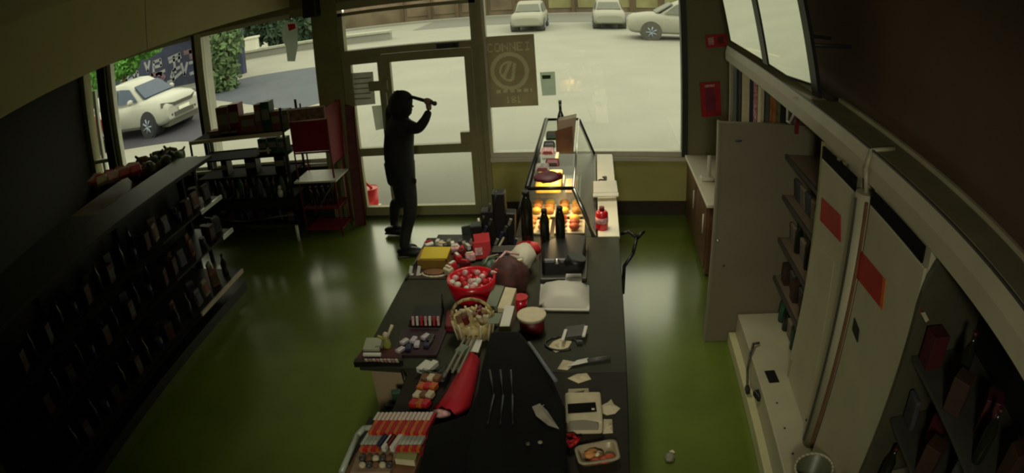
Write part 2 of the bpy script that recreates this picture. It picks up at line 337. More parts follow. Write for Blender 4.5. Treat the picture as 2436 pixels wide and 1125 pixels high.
a = at(330, 120, y=23.2)
tree('wall_top_tree', 'dark green tree hanging over the graffiti wall behind the white car', (a.x + 4, 23, G), [((a.x + 4.5, 23.1, a.z + .9), (3.2, .8, .5))], leaf2, 21, leaf=.2)
a = at(290, 158, y=21); tree('light_green_tree', 'light green leafy tree just above the roof of the white car', (a.x, 21, G), [((a.x, 21, a.z + .1), (1.4, .5, .7)), ((a.x + 1.7, 21, a.z + .55), (1.2, .5, .5))], leaf1, 25, leaf=.17)
for i, (px, lb) in enumerate(((600, 'dark hedge tree behind the pale gate post'), (660, 'dark tree behind the low white wall, left of the hanging sign'), (735, 'dark tree behind the low white wall, right of the hanging sign'))):
    a = at(px, 70, y=32); tree('hedge_tree', lb, (a.x, 32, G), [((a.x, 32, a.z + .3), (.95, .8, 1.5))], leaf2, 31 + i, leaf=.22, n=1300)
# the cars
paintw = mat('white_car_paint', (0.2926, 0.3003, 0.2772), .4, var=.03, coat=.2); cglass = mat('blue_car_glass', (.022, .04, .085), .3, var=.1, spec=.3)
tyre = mat('tyre_rubber', (.012, .014, .02), .8); rim = mat('grey_alloy', (.22, .27, .34), .4, metal=.5)
FARP = (mat('glare_paled_paint', (.22, .22, .19), .7, var=.03), mat('glare_paled_glass', (.085, .09, .075), .6, var=.1), mat('glare_paled_tyre', (.06, .06, .05), .8))  # far cars: bleaching by glare put into paint, glass and tyre colours
def make_car(name, label, loc, rz, group=None, detail=True, scale=1, pal=None):
    paintw, cglass, tyre = pal or (MATS['white_car_paint'], MATS['blue_car_glass'], MATS['tyre_rubber'])
    t = Thing(name, label, 'car', loc, rz, group, local=True)
    st = [(-2.32, .45, .88, .80), (-2.25, .35, .98, .88), (-1.9, .3, 1.06, .93), (-.9, .26, 1.06, .94), (.2, .26, 1.06, .94), (1.0, .27, 1.09, .94), (1.55, .3, 1.07, .94), (2.1, .3, 1.0, .9), (2.3, .34, .92, .84), (2.4, .42, .78, .76)]
    b = MB(); vs = []
    for x, z0, zt, w in st:
        half = [(w * .9, z0), (w, z0 + .12), (w, zt - .22), (w * .95, zt - .08), (w * .8, zt), (w * .4, zt + .025)]
        vs += [(x, -y, z) for y, z in half] + [(x, y, z) for y, z in reversed(half)]
    m = 12; k = len(st)
    b.add(vs, [(i * m + j, i * m + (j + 1) % m, (i + 1) * m + (j + 1) % m, (i + 1) * m + j) for i in range(k - 1) for j in range(m)], True)
    b.add([vs[j] for j in range(m)] + [vs[(k - 1) * m + j] for j in range(m)], [tuple(range(m))[::-1], tuple(range(m, 2 * m))])
    t.part('body', b, paintw)
    gh = [(-2.15, .9, 1.02, .84), (-1.95, .9, 1.45, .74), (-1.5, .9, 1.64, .68), (-.4, .9, 1.70, .68), (.1, .9, 1.66, .67), (.45, .9, 1.5, .70), (1.2, .9, 1.03, .80)]
    b = MB(); vs = []
    for x, z0, zt, w in gh:
        vs += [(x, -.86, z0), (x, -(.86 + w) / 2, (z0 + zt) / 2), (x, -w, zt - .05), (x, -w + .12, zt), (x, w - .12, zt), (x, w, zt - .05), (x, (.86 + w) / 2, (z0 + zt) / 2), (x, .86, z0)]
    m = 8
    b.add(vs, [(i * m + j, i * m + (j + 1) % m, (i + 1) * m + (j + 1) % m, (i + 1) * m + j) for i in range(len(gh) - 1) for j in range(m)], True)
    b.add([vs[j] for j in range(m)] + [vs[(len(gh) - 1) * m + j] for j in range(m)], [tuple(range(m))[::-1], tuple(range(m, 2 * m))])
    t.part('cabin', b, paintw)
    t.part('windscreen', MB().prism([(.55, -.58, 1.49), (.55, .58, 1.49), (1.22, .7, 1.1), (1.22, -.7, 1.1)], vec=(.03, 0, .045)), cglass)
    for sg in (-1, 1):
        t.part('side_window', MB().prism([(.42, sg * .73, 1.5), (.95, sg * .84, 1.1), (-.2, sg * .88, 1.1), (-.2, sg * .72, 1.56)], vec=(0, sg * .02, 0)), cglass)
        t.part('side_window', MB().prism([(-.28, sg * .72, 1.56), (-.28, sg * .88, 1.1), (-1.3, sg * .88, 1.1), (-1.3, sg * .73, 1.54)], vec=(0, sg * .02, 0)), cglass)
        if detail:
            t.part('wing_mirror', MB().ball((.78, sg * 1.05, 1.14), (.09, .13, .09)), paintw)
            t.part('headlight', MB().prism([(2.2, sg * .86, .94), (2.38, sg * .45, .86), (2.38, sg * .45, .76), (2.22, sg * .88, .8)], vec=(.03, sg * .01, 0)), dgrey)
            t.part('fog_lamp', MB().prism([(2.33, sg * .72, .55), (2.4, sg * .5, .55), (2.38, sg * .52, .46), (2.33, sg * .7, .43)], vec=(.02, sg * .03, 0)), black)
        for x in (1.5, -1.4):
            t.part('wheel_arch', MB().tube((x, sg * .5, .36), (x, sg * .952, .36), .43, n=20), tyre)
            wh = t.part('wheel', MB().tube((x, sg * .7, .34), (x, sg * .975, .34), .35, n=20), tyre)
            rm = MB().tube((x, sg * .9, .34), (x, sg * .985, .34), .05, n=8)
            for q in range(7):
                an = q * math.tau / 7; rm.tube((x, sg * .98, .34), (x + .23 * math.cos(an), sg * .98, .34 + .23 * math.sin(an)), .022, .03, 6)
            t.part('rim', rm, rim, wh)
    if detail:
        t.part('grille', MB().cbox((2.4, 0, .8), (.05, .86, .1)), dgrey)
        t.part('lower_grille', MB().cbox((2.41, 0, .5), (.05, .9, .12)), dgrey)
        t.part('bumper_skirt', MB().box(1.95, 2.34, -.7, .7, .22, .4), dgrey)
        t.part('number_plate', MB().cbox((2.43, 0, .63), (.02, .5, .1)), white)
        t.part('door_sill', MB().box(-1.0, 1.05, -.97, -.93, .3, .36), dgrey)
    t.o.scale = (scale, scale, scale * (1.08 if detail else 1))
    return t
make_car('parked_suv', 'white SUV with blue windscreen parked by the graffiti wall', (-13.25, 14.75, G + .01), math.radians(-9), scale=.93)
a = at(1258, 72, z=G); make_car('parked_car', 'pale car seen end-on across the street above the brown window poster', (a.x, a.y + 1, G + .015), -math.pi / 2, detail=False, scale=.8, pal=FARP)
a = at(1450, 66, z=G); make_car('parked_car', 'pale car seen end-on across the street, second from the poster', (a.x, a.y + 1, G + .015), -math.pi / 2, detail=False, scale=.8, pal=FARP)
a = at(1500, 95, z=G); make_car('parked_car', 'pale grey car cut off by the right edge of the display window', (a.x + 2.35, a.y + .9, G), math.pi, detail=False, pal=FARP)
# sign on a post at the far left, red bucket outside the door
fl = Thing('red_flower_trough', 'trough of red flowers outside at the bottom left of the window', 'planter', at(225, 372, z=G))
q = fl.loc
fl.part('trough', MB().box(q.x - .7, q.x + .4, q.y, q.y + .4, G, G + .4), black, bevel=.02)
o = fl.part('flowers', crown((q.x - .15, q.y + .2, G + .75), (.6, .3, .4), 500, .07, 77), mat('red_flowers', (.35, .05, .04), .7, var=.5, scale=6)); o['kind'] = 'stuff'
q = at(884, 491, y=D + .45); q.z = G
bu = Thing('red_bucket', 'red bucket with a raised loop handle outside the glass door', 'bucket', q)
e = at(884, 491, y=D + .45).z; q1 = at(884, 446, y=D + .45)
bu.part('stand', MB().box(q.x - .11, q.x + .11, q.y - .1, q.y + .1, G, e), white)
redb = mat('bright_red_plastic', (.62, .02, .03), .4, var=.05)
bu.part('body', MB().lathe((q.x, q.y, e), [(.085, 0), (.1, .02), (.125, q1.z - e), (.115, q1.z - e - .01)], 20), redb, solid=0)
bu.part('handle', MB().path([(q.x - .11 + .0, q.y, q1.z - .02), (q.x - .14, q.y, q1.z + .08), (q.x - .1, q.y, q1.z + .14), (q.x - .05, q.y, q1.z + .08), (q.x + .04, q.y, q1.z - .01)], .018), redb)
# ------------------------------------------------------------------ signs and papers on the front glass and wall
def flat(name, px, y, m, label, cat, th=.006, bevel=0):
    """flat sheet whose corners are read on the plane Y=y"""
    b = MB().quad(*[at(*p, y=y) for p in px]) if m.node_tree.nodes.get('Principled BSDF') is None else MB().prism([at(*p, y=y) for p in px], vec=(0, -th, 0)); q = min(b.v, key=lambda v: v.z)
    t = Thing(name, label, cat, (q.x, y, q.z)); t.part('sheet', b, m, bevel=bevel); return t
FONT = {'C': '01110 10001 10000 10000 10000 10001 01110', 'O': '01110 10001 10001 10001 10001 10001 01110', 'N': '10001 11001 10101 10101 10011 10001 10001', 'E': '11111 10000 10000 11110 10000 10000 11111',
        'I': '01110 00100 00100 00100 00100 00100 01110', '1': '00100 01100 00100 00100 00100 00100 01110', '8': '01110 10001 10001 01110 10001 10001 01110'}
def inked(u, v):
    """u across, v down, both 0-1: where the pale ink of the poster is"""
    def txt(w, x0, x1, y0, y1):
        if not (x0 < u < x1 and y0 < v < y1): return False
        c = (u - x0) / (x1 - x0) * len(w); k = int(c); g = FONT[w[k]].split(); cx_ = int((c - k) * 6); r_ = int((v - y0) / (y1 - y0) * 7)
        return cx_ < 5 and g[r_][cx_] == '1'
    if txt('CONNEI', .08, .94, .1, .22) or txt('181', .36, .68, .85, .95): return True
    if .76 < v < .795 and .16 < u < .9: return int(u * 22) % 3 != 0
    dx, dy = (u - .48) * .62, (v - .5) * .88; r = math.hypot(dx, dy)
    if .185 < r < .235 and abs(math.atan2(dy, dx)) > .0: return True
    return (r < .12 and (abs(dx + dy * .5 + .04) < .025 or abs(dx - .05 + dy * .2) < .02)) or .1 < r < .125 and dx < .02
po = Thing('window_poster', 'large olive brown poster with a pale round emblem on the display window', 'poster', at(1163, 257, y=D + .04))
c4 = [at(1146, 88, y=D + .035), at(1270, 80, y=D + .035), at(1281, 251, y=D + .035), at(1163, 257, y=D + .035)]
sheets = (MB(), MB()); NU, NV = 66, 90
for i in range(NU):
    for j in range(NV):
        q4 = [c4[0].lerp(c4[1], a / NU).lerp(c4[3].lerp(c4[2], a / NU), b / NV) for a, b in ((i, j), (i + 1, j), (i + 1, j + 1), (i, j + 1))]
        sheets[inked((i + .5) / NU, (j + .5) / NV)].quad(*q4)
po.part('printed_field', sheets[0], papermat('olive_brown_poster', (.13, .105, .06))); po.part('printed_emblem_and_letters', sheets[1], papermat('pale_khaki_ink', (.2, .18, .11)), label='pale ring emblem and lettering')
nt_ = flat('window_notice', [(1284, 172), (1320, 170), (1323, 226), (1290, 228)], D + .04, papermat('pale_green_paper', (.3, .36, .29)), 'small pale green notice on the display window beside the brown poster', 'notice')
nt_.part('printed_heading', MB().prism([at(*p, y=D + .03) for p in ((1289, 179), (1310, 178), (1310, 187), (1290, 188))], vec=(0, -.004, 0)), dgreen)
dn = flat('door_notice', [(833, 174), (887, 170), (893, 247), (842, 252)], D + .02, papermat('grey_notice_paper', (.13, .13, .105)), 'grey notice sheet taped to the narrow glass beside the door', 'notice')
for i in range(5): dn.part('printed_line', MB().prism([at(x, y, y=D + .012) for x, y in ((842, 186 + i * 12), (882, 183 + i * 12), (882, 186 + i * 12), (842, 189 + i * 12))], vec=(0, -.003, 0)), papermat('faint_ink', (.6, .6, .55)))
flat('door_leaflet', [(884, 252), (906, 250), (912, 306), (894, 310)], D + .02, papermat('pale_leaflet', (.22, .23, .19)), 'pale leaflet below the grey notice beside the door', 'leaflet')
hs = flat('hanging_sign', [(672, 60), (680, 52), (700, 52), (709, 62), (708, 112), (702, 146), (684, 146), (680, 110), (672, 96)], D - .03, papermat('pale_sign', (.2, .23, .19)), 'pale hanging sign with a red round top in the left window', 'sign')
hs.part('red_top', MB().prism([at(*p, y=D - .042) for p in ((684, 58), (702, 56), (704, 68), (688, 74))], vec=(0, -.004, 0)), papermat('red_sheet', (.8, .12, .16)), label='red round top of the sign')
hs.part('string', MB().tube(at(690, 54, y=D - .033), at(689, 38, y=D - .033), .004), dgrey)
sg1 = flat('fire_alarm_sign', [(1677, 84), (1727, 80), (1731, 110), (1680, 114)], D - .005, redp, 'small red sign with pale symbols high on the wall, above the extinguisher sign', 'sign', th=.02)
sg1.part('symbol', MB().prism([at(*p, y=D - .03) for p in ((1684, 90), (1697, 88), (1698, 106), (1686, 107))], vec=(0, -.004, 0)), pink)
sg1.part('symbol', MB().prism([at(*p, y=D - .03) for p in ((1706, 88), (1720, 86), (1722, 104), (1708, 105))], vec=(0, -.004, 0)), dred)
sg2 = flat('extinguisher_sign', [(1664, 196), (1712, 193), (1716, 274), (1669, 278)], D - .005, redp, 'tall red extinguisher sign on the wall right of the display window', 'sign', th=.02)
sg2.part('symbol', MB().prism([at(*p, y=D - .03) for p in ((1680, 212), (1694, 208), (1702, 222), (1703, 262), (1681, 264), (1678, 224))], vec=(0, -.004, 0)), mat('wine_ink', (.22, .012, .05), .6))
sg2.part('heading', MB().prism([at(*p, y=D - .03) for p in ((1676, 202), (1700, 200), (1700, 206), (1677, 208))], vec=(0, -.004, 0)), pink)
sg3 = Thing('ceiling_speaker', 'small dark speaker box at the top of the pillar beside the door', 'speaker', at(740, 30, y=D - .12))
q = sg3.loc; sg3.part('case', MB().box(q.x - .09, q.x + .09, q.y - .06, q.y + .11, q.z - .06, q.z + .24), black, bevel=.01); sg3.part('bracket', MB().tube((q.x, q.y, q.z + .2), (q.x, D, q.z + .26), .02), black)
# ------------------------------------------------------------------ serving counter
ctop = mat('dark_green_worktop', s2l((54, 56, 44)), .55, var=.12, scale=3, spec=.15)
ct = Thing('shop_counter', 'long dark topped shop counter running from the camera towards the front window', 'counter', (-.5, 3.0, 0))
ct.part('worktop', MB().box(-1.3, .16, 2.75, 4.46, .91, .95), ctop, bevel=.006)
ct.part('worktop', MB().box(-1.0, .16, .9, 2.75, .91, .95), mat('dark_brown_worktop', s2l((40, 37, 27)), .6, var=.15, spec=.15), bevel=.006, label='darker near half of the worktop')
ct.part('body', MB().box(-1.25, .08, 2.79, 4.42, .08, .91), tan)
ct.part('body', MB().box(-.96, .08, .95, 2.79, .08, .91), tan)
for i, (a, b) in enumerate(((2.85, 3.35), (3.38, 3.88), (3.91, 4.4))): ct.part('front_panel', MB().box(-1.262, -1.25, a, b, .14, .88), tan, bevel=.004)
for a, b in ((1.0, 1.55), (1.6, 2.15), (2.2, 2.75), (2.85, 3.4), (3.45, 4.0)):
    dr = ct.part('cupboard_door', MB().box(.08, .1, a, b, .12, .86), grey, bevel=.004); ct.part('door_knob', MB().ball((.115, b - .07, .6), (.018, .018, .018)), chrome, dr)
ct.part('plinth', MB().box(-1.2, .05, 2.84, 4.38, 0, .08).box(-.9, .05, 1.0, 2.84, 0, .08), black)
fs = Thing('counter_front_shelf', 'dark red and black narrow shelf along the near left end of the counter', 'shelf', (-1.15, 2.77, .95))
fs.part('tray', MB().prism([C(846, 866), C(958, 862), C(958, 838), C(868, 838)], .03), mat('dark_red_tray', (.06, .012, .012), .5, var=.3))
fs.part('edge_strip', MB().prism([C(843, 874), C(960, 870), C(958, 862), C(846, 866)], .035), black)
for i in range(9): fs.part('price_card', MB().cbox(C(872 + i * 9, 858, .99), (.016, .006, .03), rx=.4), pink if i % 2 else cream)
# ---- hot food display case
cs = Thing('food_display_case', 'slanted glass display case of warm lit food at the far end of the counter', 'display case', (-.33, 5.5, 0))
Y0, Y1 = 4.47, 6.55; BL, BR, TL, TR, ZB, ZT = -.64, -.03, -.51, -.175, .95, 1.33
cs.part('cabinet', MB().box(-.62, -.02, Y0 + .02, Y1, .06, .9), grey)
cs.part('base', MB().box(BL - .02, BR + .02, Y0 - .006, Y1 + .02, .905, .95), blackm, bevel=.006)
for y in (Y0, Y1):
    cs.part('frame_post', MB().tube((BL, y, ZB), (TL, y, ZT), .02), blackm)
    cs.part('frame_post', MB().tube((BR, y, ZB), (TR, y, ZT), .018), blackm if y == Y1 else chrome)
    cs.part('frame_rail', MB().tube((TL, y, ZT), (TR, y, ZT), .014), blackm)
cs.part('frame_rail', MB().tube((TL, Y0, ZT), (TL, Y1, ZT), .022), blackm)
cs.part('frame_rail', MB().tube((TR, Y0, ZT), (TR, Y1, ZT), .009), chrome)
cs.part('frame_rail', MB().tube((BL, Y0, ZB + .01), (BL, Y1, ZB + .01), .012), chrome)
cg = glass('case_glass', (.95, .97, .93), .1)
cs.part('glass_panel', MB().quad((BL, Y0, ZB), (BL, Y1, ZB), (TL, Y1, ZT), (TL, Y0, ZT)), cg)
cs.part('glass_panel', MB().quad((BR, Y0, ZB), (BR, Y1, ZB), (TR, Y1, ZT), (TR, Y0, ZT)), glass('frosted_case_glass', (.8, .8, .72), .25, .4))
cs.part('glass_panel', MB().quad((BL, Y0, ZB), (BR, Y0, ZB), (TR, Y0, ZT), (TL, Y0, ZT)), cg)
cs.part('top_panel', MB().box(TL + .02, TR - .02, 5.0, Y1, ZT - .006, ZT + .006), cg)
cs.part('lamp_tube', MB().tube((-.34, Y0 + .7, ZT - .03), (-.34, Y1 - .15, ZT - .03), .012), mat('warm_tube', (1, .8, .5), .5, emit=(1, .68, .3), es=1.5))
area('case_lamp', (-.34, 5.3, ZT - .06), (.06, 1.6), (0, 0, 0), 5.5, (1, .66, .3))
area('case_lamp_near', (-.34, 4.75, ZT - .06), (.08, .3), (0, 0, 0), 2.2, (1, .7, .35))
bread = mat('baked_crust', (.5, .22, .055), .6, var=.4, scale=25); cheese = mat('yellow_cheese', (.7, .48, .08), .5, var=.2, scale=15); sauce = mat('tomato_top', (.42, .07, .02), .5, var=.4, scale=25)
tray_m = mat('bright_tray', (.6, .55, .4), .35, var=.05)
for n, (y, x0, x1, m, lb) in enumerate(((4.62, -.56, -.36, bread, 'tray of filled rolls in the near left of the food case'), (4.62, -.33, -.1, sauce, 'tray of red topped pastries in the near right of the food case'),
        (4.95, -.54, -.34, bread, 'tray of browned pastries in the food case, second row left'), (4.95, -.32, -.12, bread, 'tray of glazed buns in the food case, second row right'))):
    t = Thing('food_tray', lb, 'food tray', ((x0 + x1) / 2, y, .96))
    t.part('tray', MB().box(x0, x1, y - .13, y + .13, .955, .97), tray_m, bevel=.004)
    for i in range(2):
        for j in range(3): t.part('pastry', MB().ball((x0 + .05 + i * .1, y - .085 + j * .085, 1.0), (.042, .036, .028), 10, 6, .12), m if (i + j) % 3 else cheese)
t = Thing('cheese_block_tray', 'large yellow block of food on the raised shelf of the lit case', 'food', (-.36, 5.05, 1.1))
t.part('block', MB().box(-.5, -.29, 4.92, 5.3, 1.12, 1.2), cheese, bevel=.015); t.part('shelf', MB().box(-.53, -.14, 4.88, 5.4, 1.1, 1.115), cg)
t.part('wrapped_slice', MB().box(-.26, -.17, 4.93, 5.15, 1.12, 1.17), mat('pink_cream', (.6, .42, .28), .6), bevel=.01)
prodc = mat('dark_olive_card', (.05, .05, .03), .6, var=.3)
# goods standing on top of the case: snack bags, tall grey card
b = MB(); p = [at(1326, 438, y=5.35), at(1366, 436, y=5.35), at(1371, 278, y=5.35), at(1327, 288, y=5.35)]
t = Thing('tall_carton', 'tall grey brown carton standing on top of the food case', 'carton', (p[0].x, 5.35, ZT))
t.part('box', MB().prism([(p[0].x, 5.35, ZT + .006), (p[1].x, 5.35, ZT + .006), (p[2].x, 5.35, p[2].z), (p[3].x, 5.35, p[3].z)], vec=(0, .12, 0)), mat('grey_brown_card', (.22, .18, .14), .7, var=.1), bevel=.004)
t.part('lower_print', MB().prism([(p[0].x, 5.345, ZT + .01), (p[1].x, 5.345, ZT + .01), (p[1].x, 5.345, ZT + .24), (p[0].x, 5.345, ZT + .2)], vec=(0, -.003, 0)), mat('dark_brown_print', (.07, .028, .012), .6, var=.4, scale=12), label='dark brown printed lower half')
bottle_m = mat('dark_bottle_glass', (.012, .014, .008), .15, var=.2)
def bottle(name, label, x, y, z, h, r, m, capm, group=None):
    t = Thing(name, label, 'bottle', (x, y, z), 0, group)
    t.part('body', MB().lathe((x, y, z), [(r * .9, 0), (r, .01), (r, h * .58), (r * .75, h * .68), (r * .36, h * .78), (r * .34, h * .94)], 14), m)
    t.part('cap', MB().tube((x, y, z + h * .93), (x, y, z + h), r * .4, n=10), capm)
    return t
q = at(1332, 240, y=5.5); bottle('slim_bottle', 'slim dark bottle standing behind the tall carton on the food case', q.x, 5.5, ZT + .006, q.z - ZT, .035, bottle_m, dgreen)
for i, (px, py, w, y, col, lb) in enumerate(((1312, 314, .055, 5.75, prodc, 'dark olive packet on the food case, farthest of the stack by the carton'), (1306, 338, .055, 5.5, black, 'black packet on the food case, left of the tall carton'), (1303, 366, .06, 5.3, pink, 'pale pink packet on the food case, before the black one'),
        (1314, 398, .06, 4.98, dred, 'dark red packet on the food case in front of the carton'), (1290, 394, .06, 4.86, mat('grey_net', (.25, .24, .22), .7, var=.4, scale=30), 'grey crinkled packet at the near left corner of the food case'))):
    q = at(px, py, y=y); hh = max(.06, q.z - ZT)
    t = Thing('snack_packet', lb, 'packet', (q.x, y, ZT + .006))
    t.part('pouch', MB().prism([(q.x - w, y - .05, ZT + .01), (q.x + w, y - .05, ZT + .01), (q.x + w * .85, y + .0, ZT + hh), (q.x - w * .85, y + .0, ZT + hh)], vec=(0, .04, 0)), col, bevel=.012)
    t.part('printed_band', MB().prism([(q.x - w * .7, y - .035, ZT + hh * .45), (q.x + w * .7, y - .035, ZT + hh * .45), (q.x + w * .6, y - .03, ZT + hh * .65), (q.x - w * .6, y - .03, ZT + hh * .65)], vec=(0, -.02, 0)), (dgreen, dgrey, dred, black, dred)[i])
t = Thing('berry_bag', 'dark wine red bag slumped on the near edge of the food case', 'bag', (-.36, 4.6, ZT))
t.part('bag', MB().ball((-.37, 4.62, ZT + .035), (.11, .1, .035), 16, 8, .2), mat('wine_bag', (.07, .008, .02), .6, var=.5, scale=20)); t.part('knot', MB().ball((-.28, 4.6, ZT + .06), (.02, .02, .02)), dred)
# three tall dark bottles before the case
for i, (px, pt, pb, r, lb) in enumerate(((1258, 455, 602, .042, 'wide tall black bottle in front of the left of the lit food case'), (1298, 498, 612, .032, 'tall black bottle in front of the middle of the lit food case'), (1334, 492, 606, .034, 'tall black bottle in front of the right of the lit food case'))):
    q = C(px, pb); h = at(px, pt, y=q.y).z - .95; t = Thing('tall_bottle', lb, 'bottle', (q.x, q.y, .95))
    t.part('body', MB().lathe((q.x, q.y, .95), [(r * .9, 0), (r, .01), (r, h * .75), (r * .9, h * .82), (r * .6, h * .9), (r * .55, h * .96)], 14), bottle_m); t.part('cap', MB().tube((q.x, q.y, .95 + h * .95), (q.x, q.y, .95 + h), r * .62), black)
# white side worktop beyond
ws = Thing('white_side_worktop', 'narrow white worktop strip beside the food case', 'worktop', (.08, 5.5, 0))
ws.part('top', MB().box(0, .165, 4.47, 6.55, .92, .95), mat('white_worktop', s2l((225, 222, 200)), .4, var=.03), bevel=.005); ws.part('support', MB().box(.0, .14, 4.55, 6.5, .06, .92), grey)
a_, b_ = C(1412, 470), C(1470, 468); t = Thing('white_paper_box', 'white flat box lying across the white side worktop', 'box', C(1440, 455)); t.part('box', MB().prism([C(1411, 470), C(1470, 468), C(1466, 440), C(1411, 442)], .045), white, bevel=.004); t.part('lid_edge', MB().prism([C(1410, 463, .99), C(1471, 461, .99), C(1471, 468, .99), C(1410, 470, .99)], .012), white)
q = C(1432, 436); t = Thing('coiled_cable', 'small coil of dark cable on the white side worktop', 'cable', q); t.part('coil', MB().path([q + Vector((.035 * math.cos(a * .7), .05 * math.sin(a * .7), .01 + .003 * a)) for a in range(12)], .008, 6), black); t.part('plug', MB().cbox(q + Vector((.03, .09, .02)), (.03, .03, .03)), black, bevel=.003)
q = C(1431, 544); jar = Thing('red_jar', 'red jar with white label on the near end of the white side worktop', 'jar', q)
jar.part('body', MB().lathe(q, [(.045, 0), (.048, .01), (.048, .13), (.035, .15)], 16), red); jar.part('label', MB().lathe(q + Vector((0, 0, .055)), [(.0495, 0), (.0495, .045)], 16), pink, label='white label band'); jar.part('lid', MB().tube(q + Vector((0, 0, .15)), q + Vector((0, 0, .18)), .02), dred)
q = C(1478, 575); t = Thing('hooked_hose', 'black hose hooked over the aisle side of the counter', 'hose', (q.x, q.y, .8)); t.part('hose', MB().path([(.18, 4.62, .9), (.24, 4.6, .93), (.3, 4.55, .9), (.27, 4.48, .8), (.2, 4.42, .72), (.19, 4.3, .55)], .014), black); t.part('nozzle', MB().tube((.3, 4.55, .9), (.36, 4.58, .94), .02, .012), blackm)
# ---- goods at the far left of the counter
t = Thing('black_display_tray', 'low black display tray of small packets at the far left corner of the counter', 'tray', C(1085, 580))
t.part('tray', MB().prism([C(1030, 596), C(1140, 594), C(1140, 566), C(1044, 566)], .03), black, bevel=.003)
for i in range(11): t.part('packet', MB().cbox(C(1042 + 9 * i, 576 + (i % 3) * 5, 1.0), (.024, .05, .035), rz=.3 * (i % 3)), (white, pink, dgrey, grey)[i % 4])
t = Thing('small_chalk_board', 'small dark board standing behind the black display tray', 'board', C(1120, 560)); p0, p1 = C(1100, 562), C(1136, 560)
t.part('board', MB().prism([p0, p1, p1 + Vector((0, 0, .09)), p0 + Vector((0, 0, .075))], vec=(0, .02, 0)), mat('green_black_board', (.03, .045, .03), .6), bevel=.003); t.part('side_post', MB().tube(p1 + Vector((.02, 0, 0)), p1 + Vector((.02, 0, .14)), .008), white)
q = C(1185, 592); t = Thing('sunglasses_stand', 'black stepped countertop stand crowded with dark goods, tallest thing left of the food case', 'display stand', q)
for i, (dx, w, z0, z1) in enumerate(((-.13, .09, 0, .2), (-.05, .09, 0, .3), (.025, .09, 0, .42), (.09, .07, 0, .26))): t.part('panel', MB().cbox(q + Vector((dx, .03 * i, (z0 + z1) / 2)), (w, .1, z1 - z0), ry=.06 * (i - 2)), black, bevel=.008)
for i in range(9): t.part('hanging_goods', MB().cbox(q + Vector((-.14 + .035 * i, -.05 + .01 * (i % 2), .08 + .05 * (i % 4))), (.02, .02, .05), ry=.4), (dgrey, grey, navy)[i % 3], bevel=.002)
for i in range(3): t.part('prong', MB().tube(q + Vector((-.1 + .05 * i, 0, .2 + .07 * i)), q + Vector((-.08 + .05 * i, -.02, .27 + .09 * i)), .008), dgrey)
# black edged tray with the yellow box
t = Thing('black_edged_tray', 'shallow black edged counter mat under the yellow box', 'tray', C(1030, 640))
t.part('mat', MB().prism([C(966, 665), C(1100, 664), C(1104, 604), C(1000, 604)], .008), mat('dark_mat', (.03, .022, .015), .6)); t.part('rim', MB().path([C(966, 665, .965), C(1000, 604, .965), C(1104, 602, .965)], .008, 6), black)
t = Thing('yellow_box', 'bright yellow topped open box with brown front on the left of the counter', 'box', C(1030, 645))
t.part('box', MB().prism([C(995, 640, .955), C(1062, 640, .955), C(1074, 612, .955), C(1006, 612, .955)], .07), mat('mustard_card', (.28, .16, .02), .6, var=.2), bevel=.003)
t.part('yellow_top', MB().prism([C(1000, 618, 1.025), C(1064, 617, 1.025), C(1074, 590, 1.025), C(1010, 590, 1.025)], .012), yellow, label='bright yellow top card', bevel=.003)
t = Thing('white_ring_dish', 'small white rimmed dish in front of the yellow box', 'dish', C(1034, 650)); q = C(1034, 650, .96)
t.part('rim', MB().path([q + Vector((.085 * math.cos(a), .05 * math.sin(a), .0)) for a in [math.pi + i * math.pi / 8 for i in range(9)]], .008, 6), cream); t.part('bowl', MB().lathe(q, [(.05, 0), (.075, .015)], 16, 1, .6), brown)
for i, (px, lb) in enumerate(((979, 'small white card holder at the corner of the black edged tray'), (998, 'second white card holder, right of the corner one'))):
    q = C(px, 655); t = Thing('card_holder', lb, 'card', q); t.part('card', MB().cbox(q + Vector((0, 0, .035)), (.022, .006, .07), rx=-.4, ry=.2), white); t.part('foot', MB().cbox(q + Vector((0, 0, .005)), (.03, .02, .01)), white)
for i, (px, py, m, lb) in enumerate(((1085, 604, pink, 'pale packet propped behind the yellow box'), (1022, 594, white, 'white packet standing behind the yellow box'), (1052, 596, cream, 'cream packet behind the right of the yellow box'), (1090, 625, redp, 'red packet right of the yellow box, nearest it'), (1108, 640, dred, 'dark red packet above the red sweet tub'), (1120, 622, pink, 'pink and white packet in the red heap right of the yellow box'), (1078, 645, redp, 'red packet at the front of the heap beside the yellow box'), (1102, 608, dred, 'dark red box at the back of the red heap'), (1070, 655, cream, 'cream packet at the foot of the red heap'))):
    q = C(px, py); t = Thing('sweet_packet', lb, 'packet', q); t.part('pouch', MB().cbox(q + Vector((0, 0, .035)), (.07, .05, .06), rz=i * .7, rx=.3), m, bevel=.012); t.part('seal', MB().cbox(q + Vector((0, 0, .068)), (.05, .02, .01), rz=i * .7), (white, redp, cream)[i % 3])
q = C(1148, 612); t = Thing('red_card_box', 'bright red display box leaning at the middle of the counter', 'box', q); t.part('box', MB().cbox(q + Vector((0, 0, .06)), (.12, .08, .12), rz=.3, rx=-.3), redp, bevel=.004); t.part('flap', MB().cbox(q + Vector((.0, .03, .14)), (.11, .01, .06), rz=.3, rx=-.6), redp); t.part('pale_print', MB().cbox(q + Vector((-.012, -.048, .07)), (.05, .006, .05), rz=.3, rx=-.3), pink)
q = C(1200, 625); t = Thing('counter_scale', 'dark counter scale with a grey plate in the middle of the counter', 'scale', q)
t.part('body', MB().cbox(q + Vector((0, .02, .04)), (.2, .18, .08)), black, bevel=.01); t.part('plate', MB().cbox(q + Vector((0, .03, .09)), (.16, .1, .012)), dgrey, bevel=.004); t.part('arm', MB().tube(q + Vector((-.09, -.1, .03)), q + Vector((-.02, .16, .12)), .008), grey)
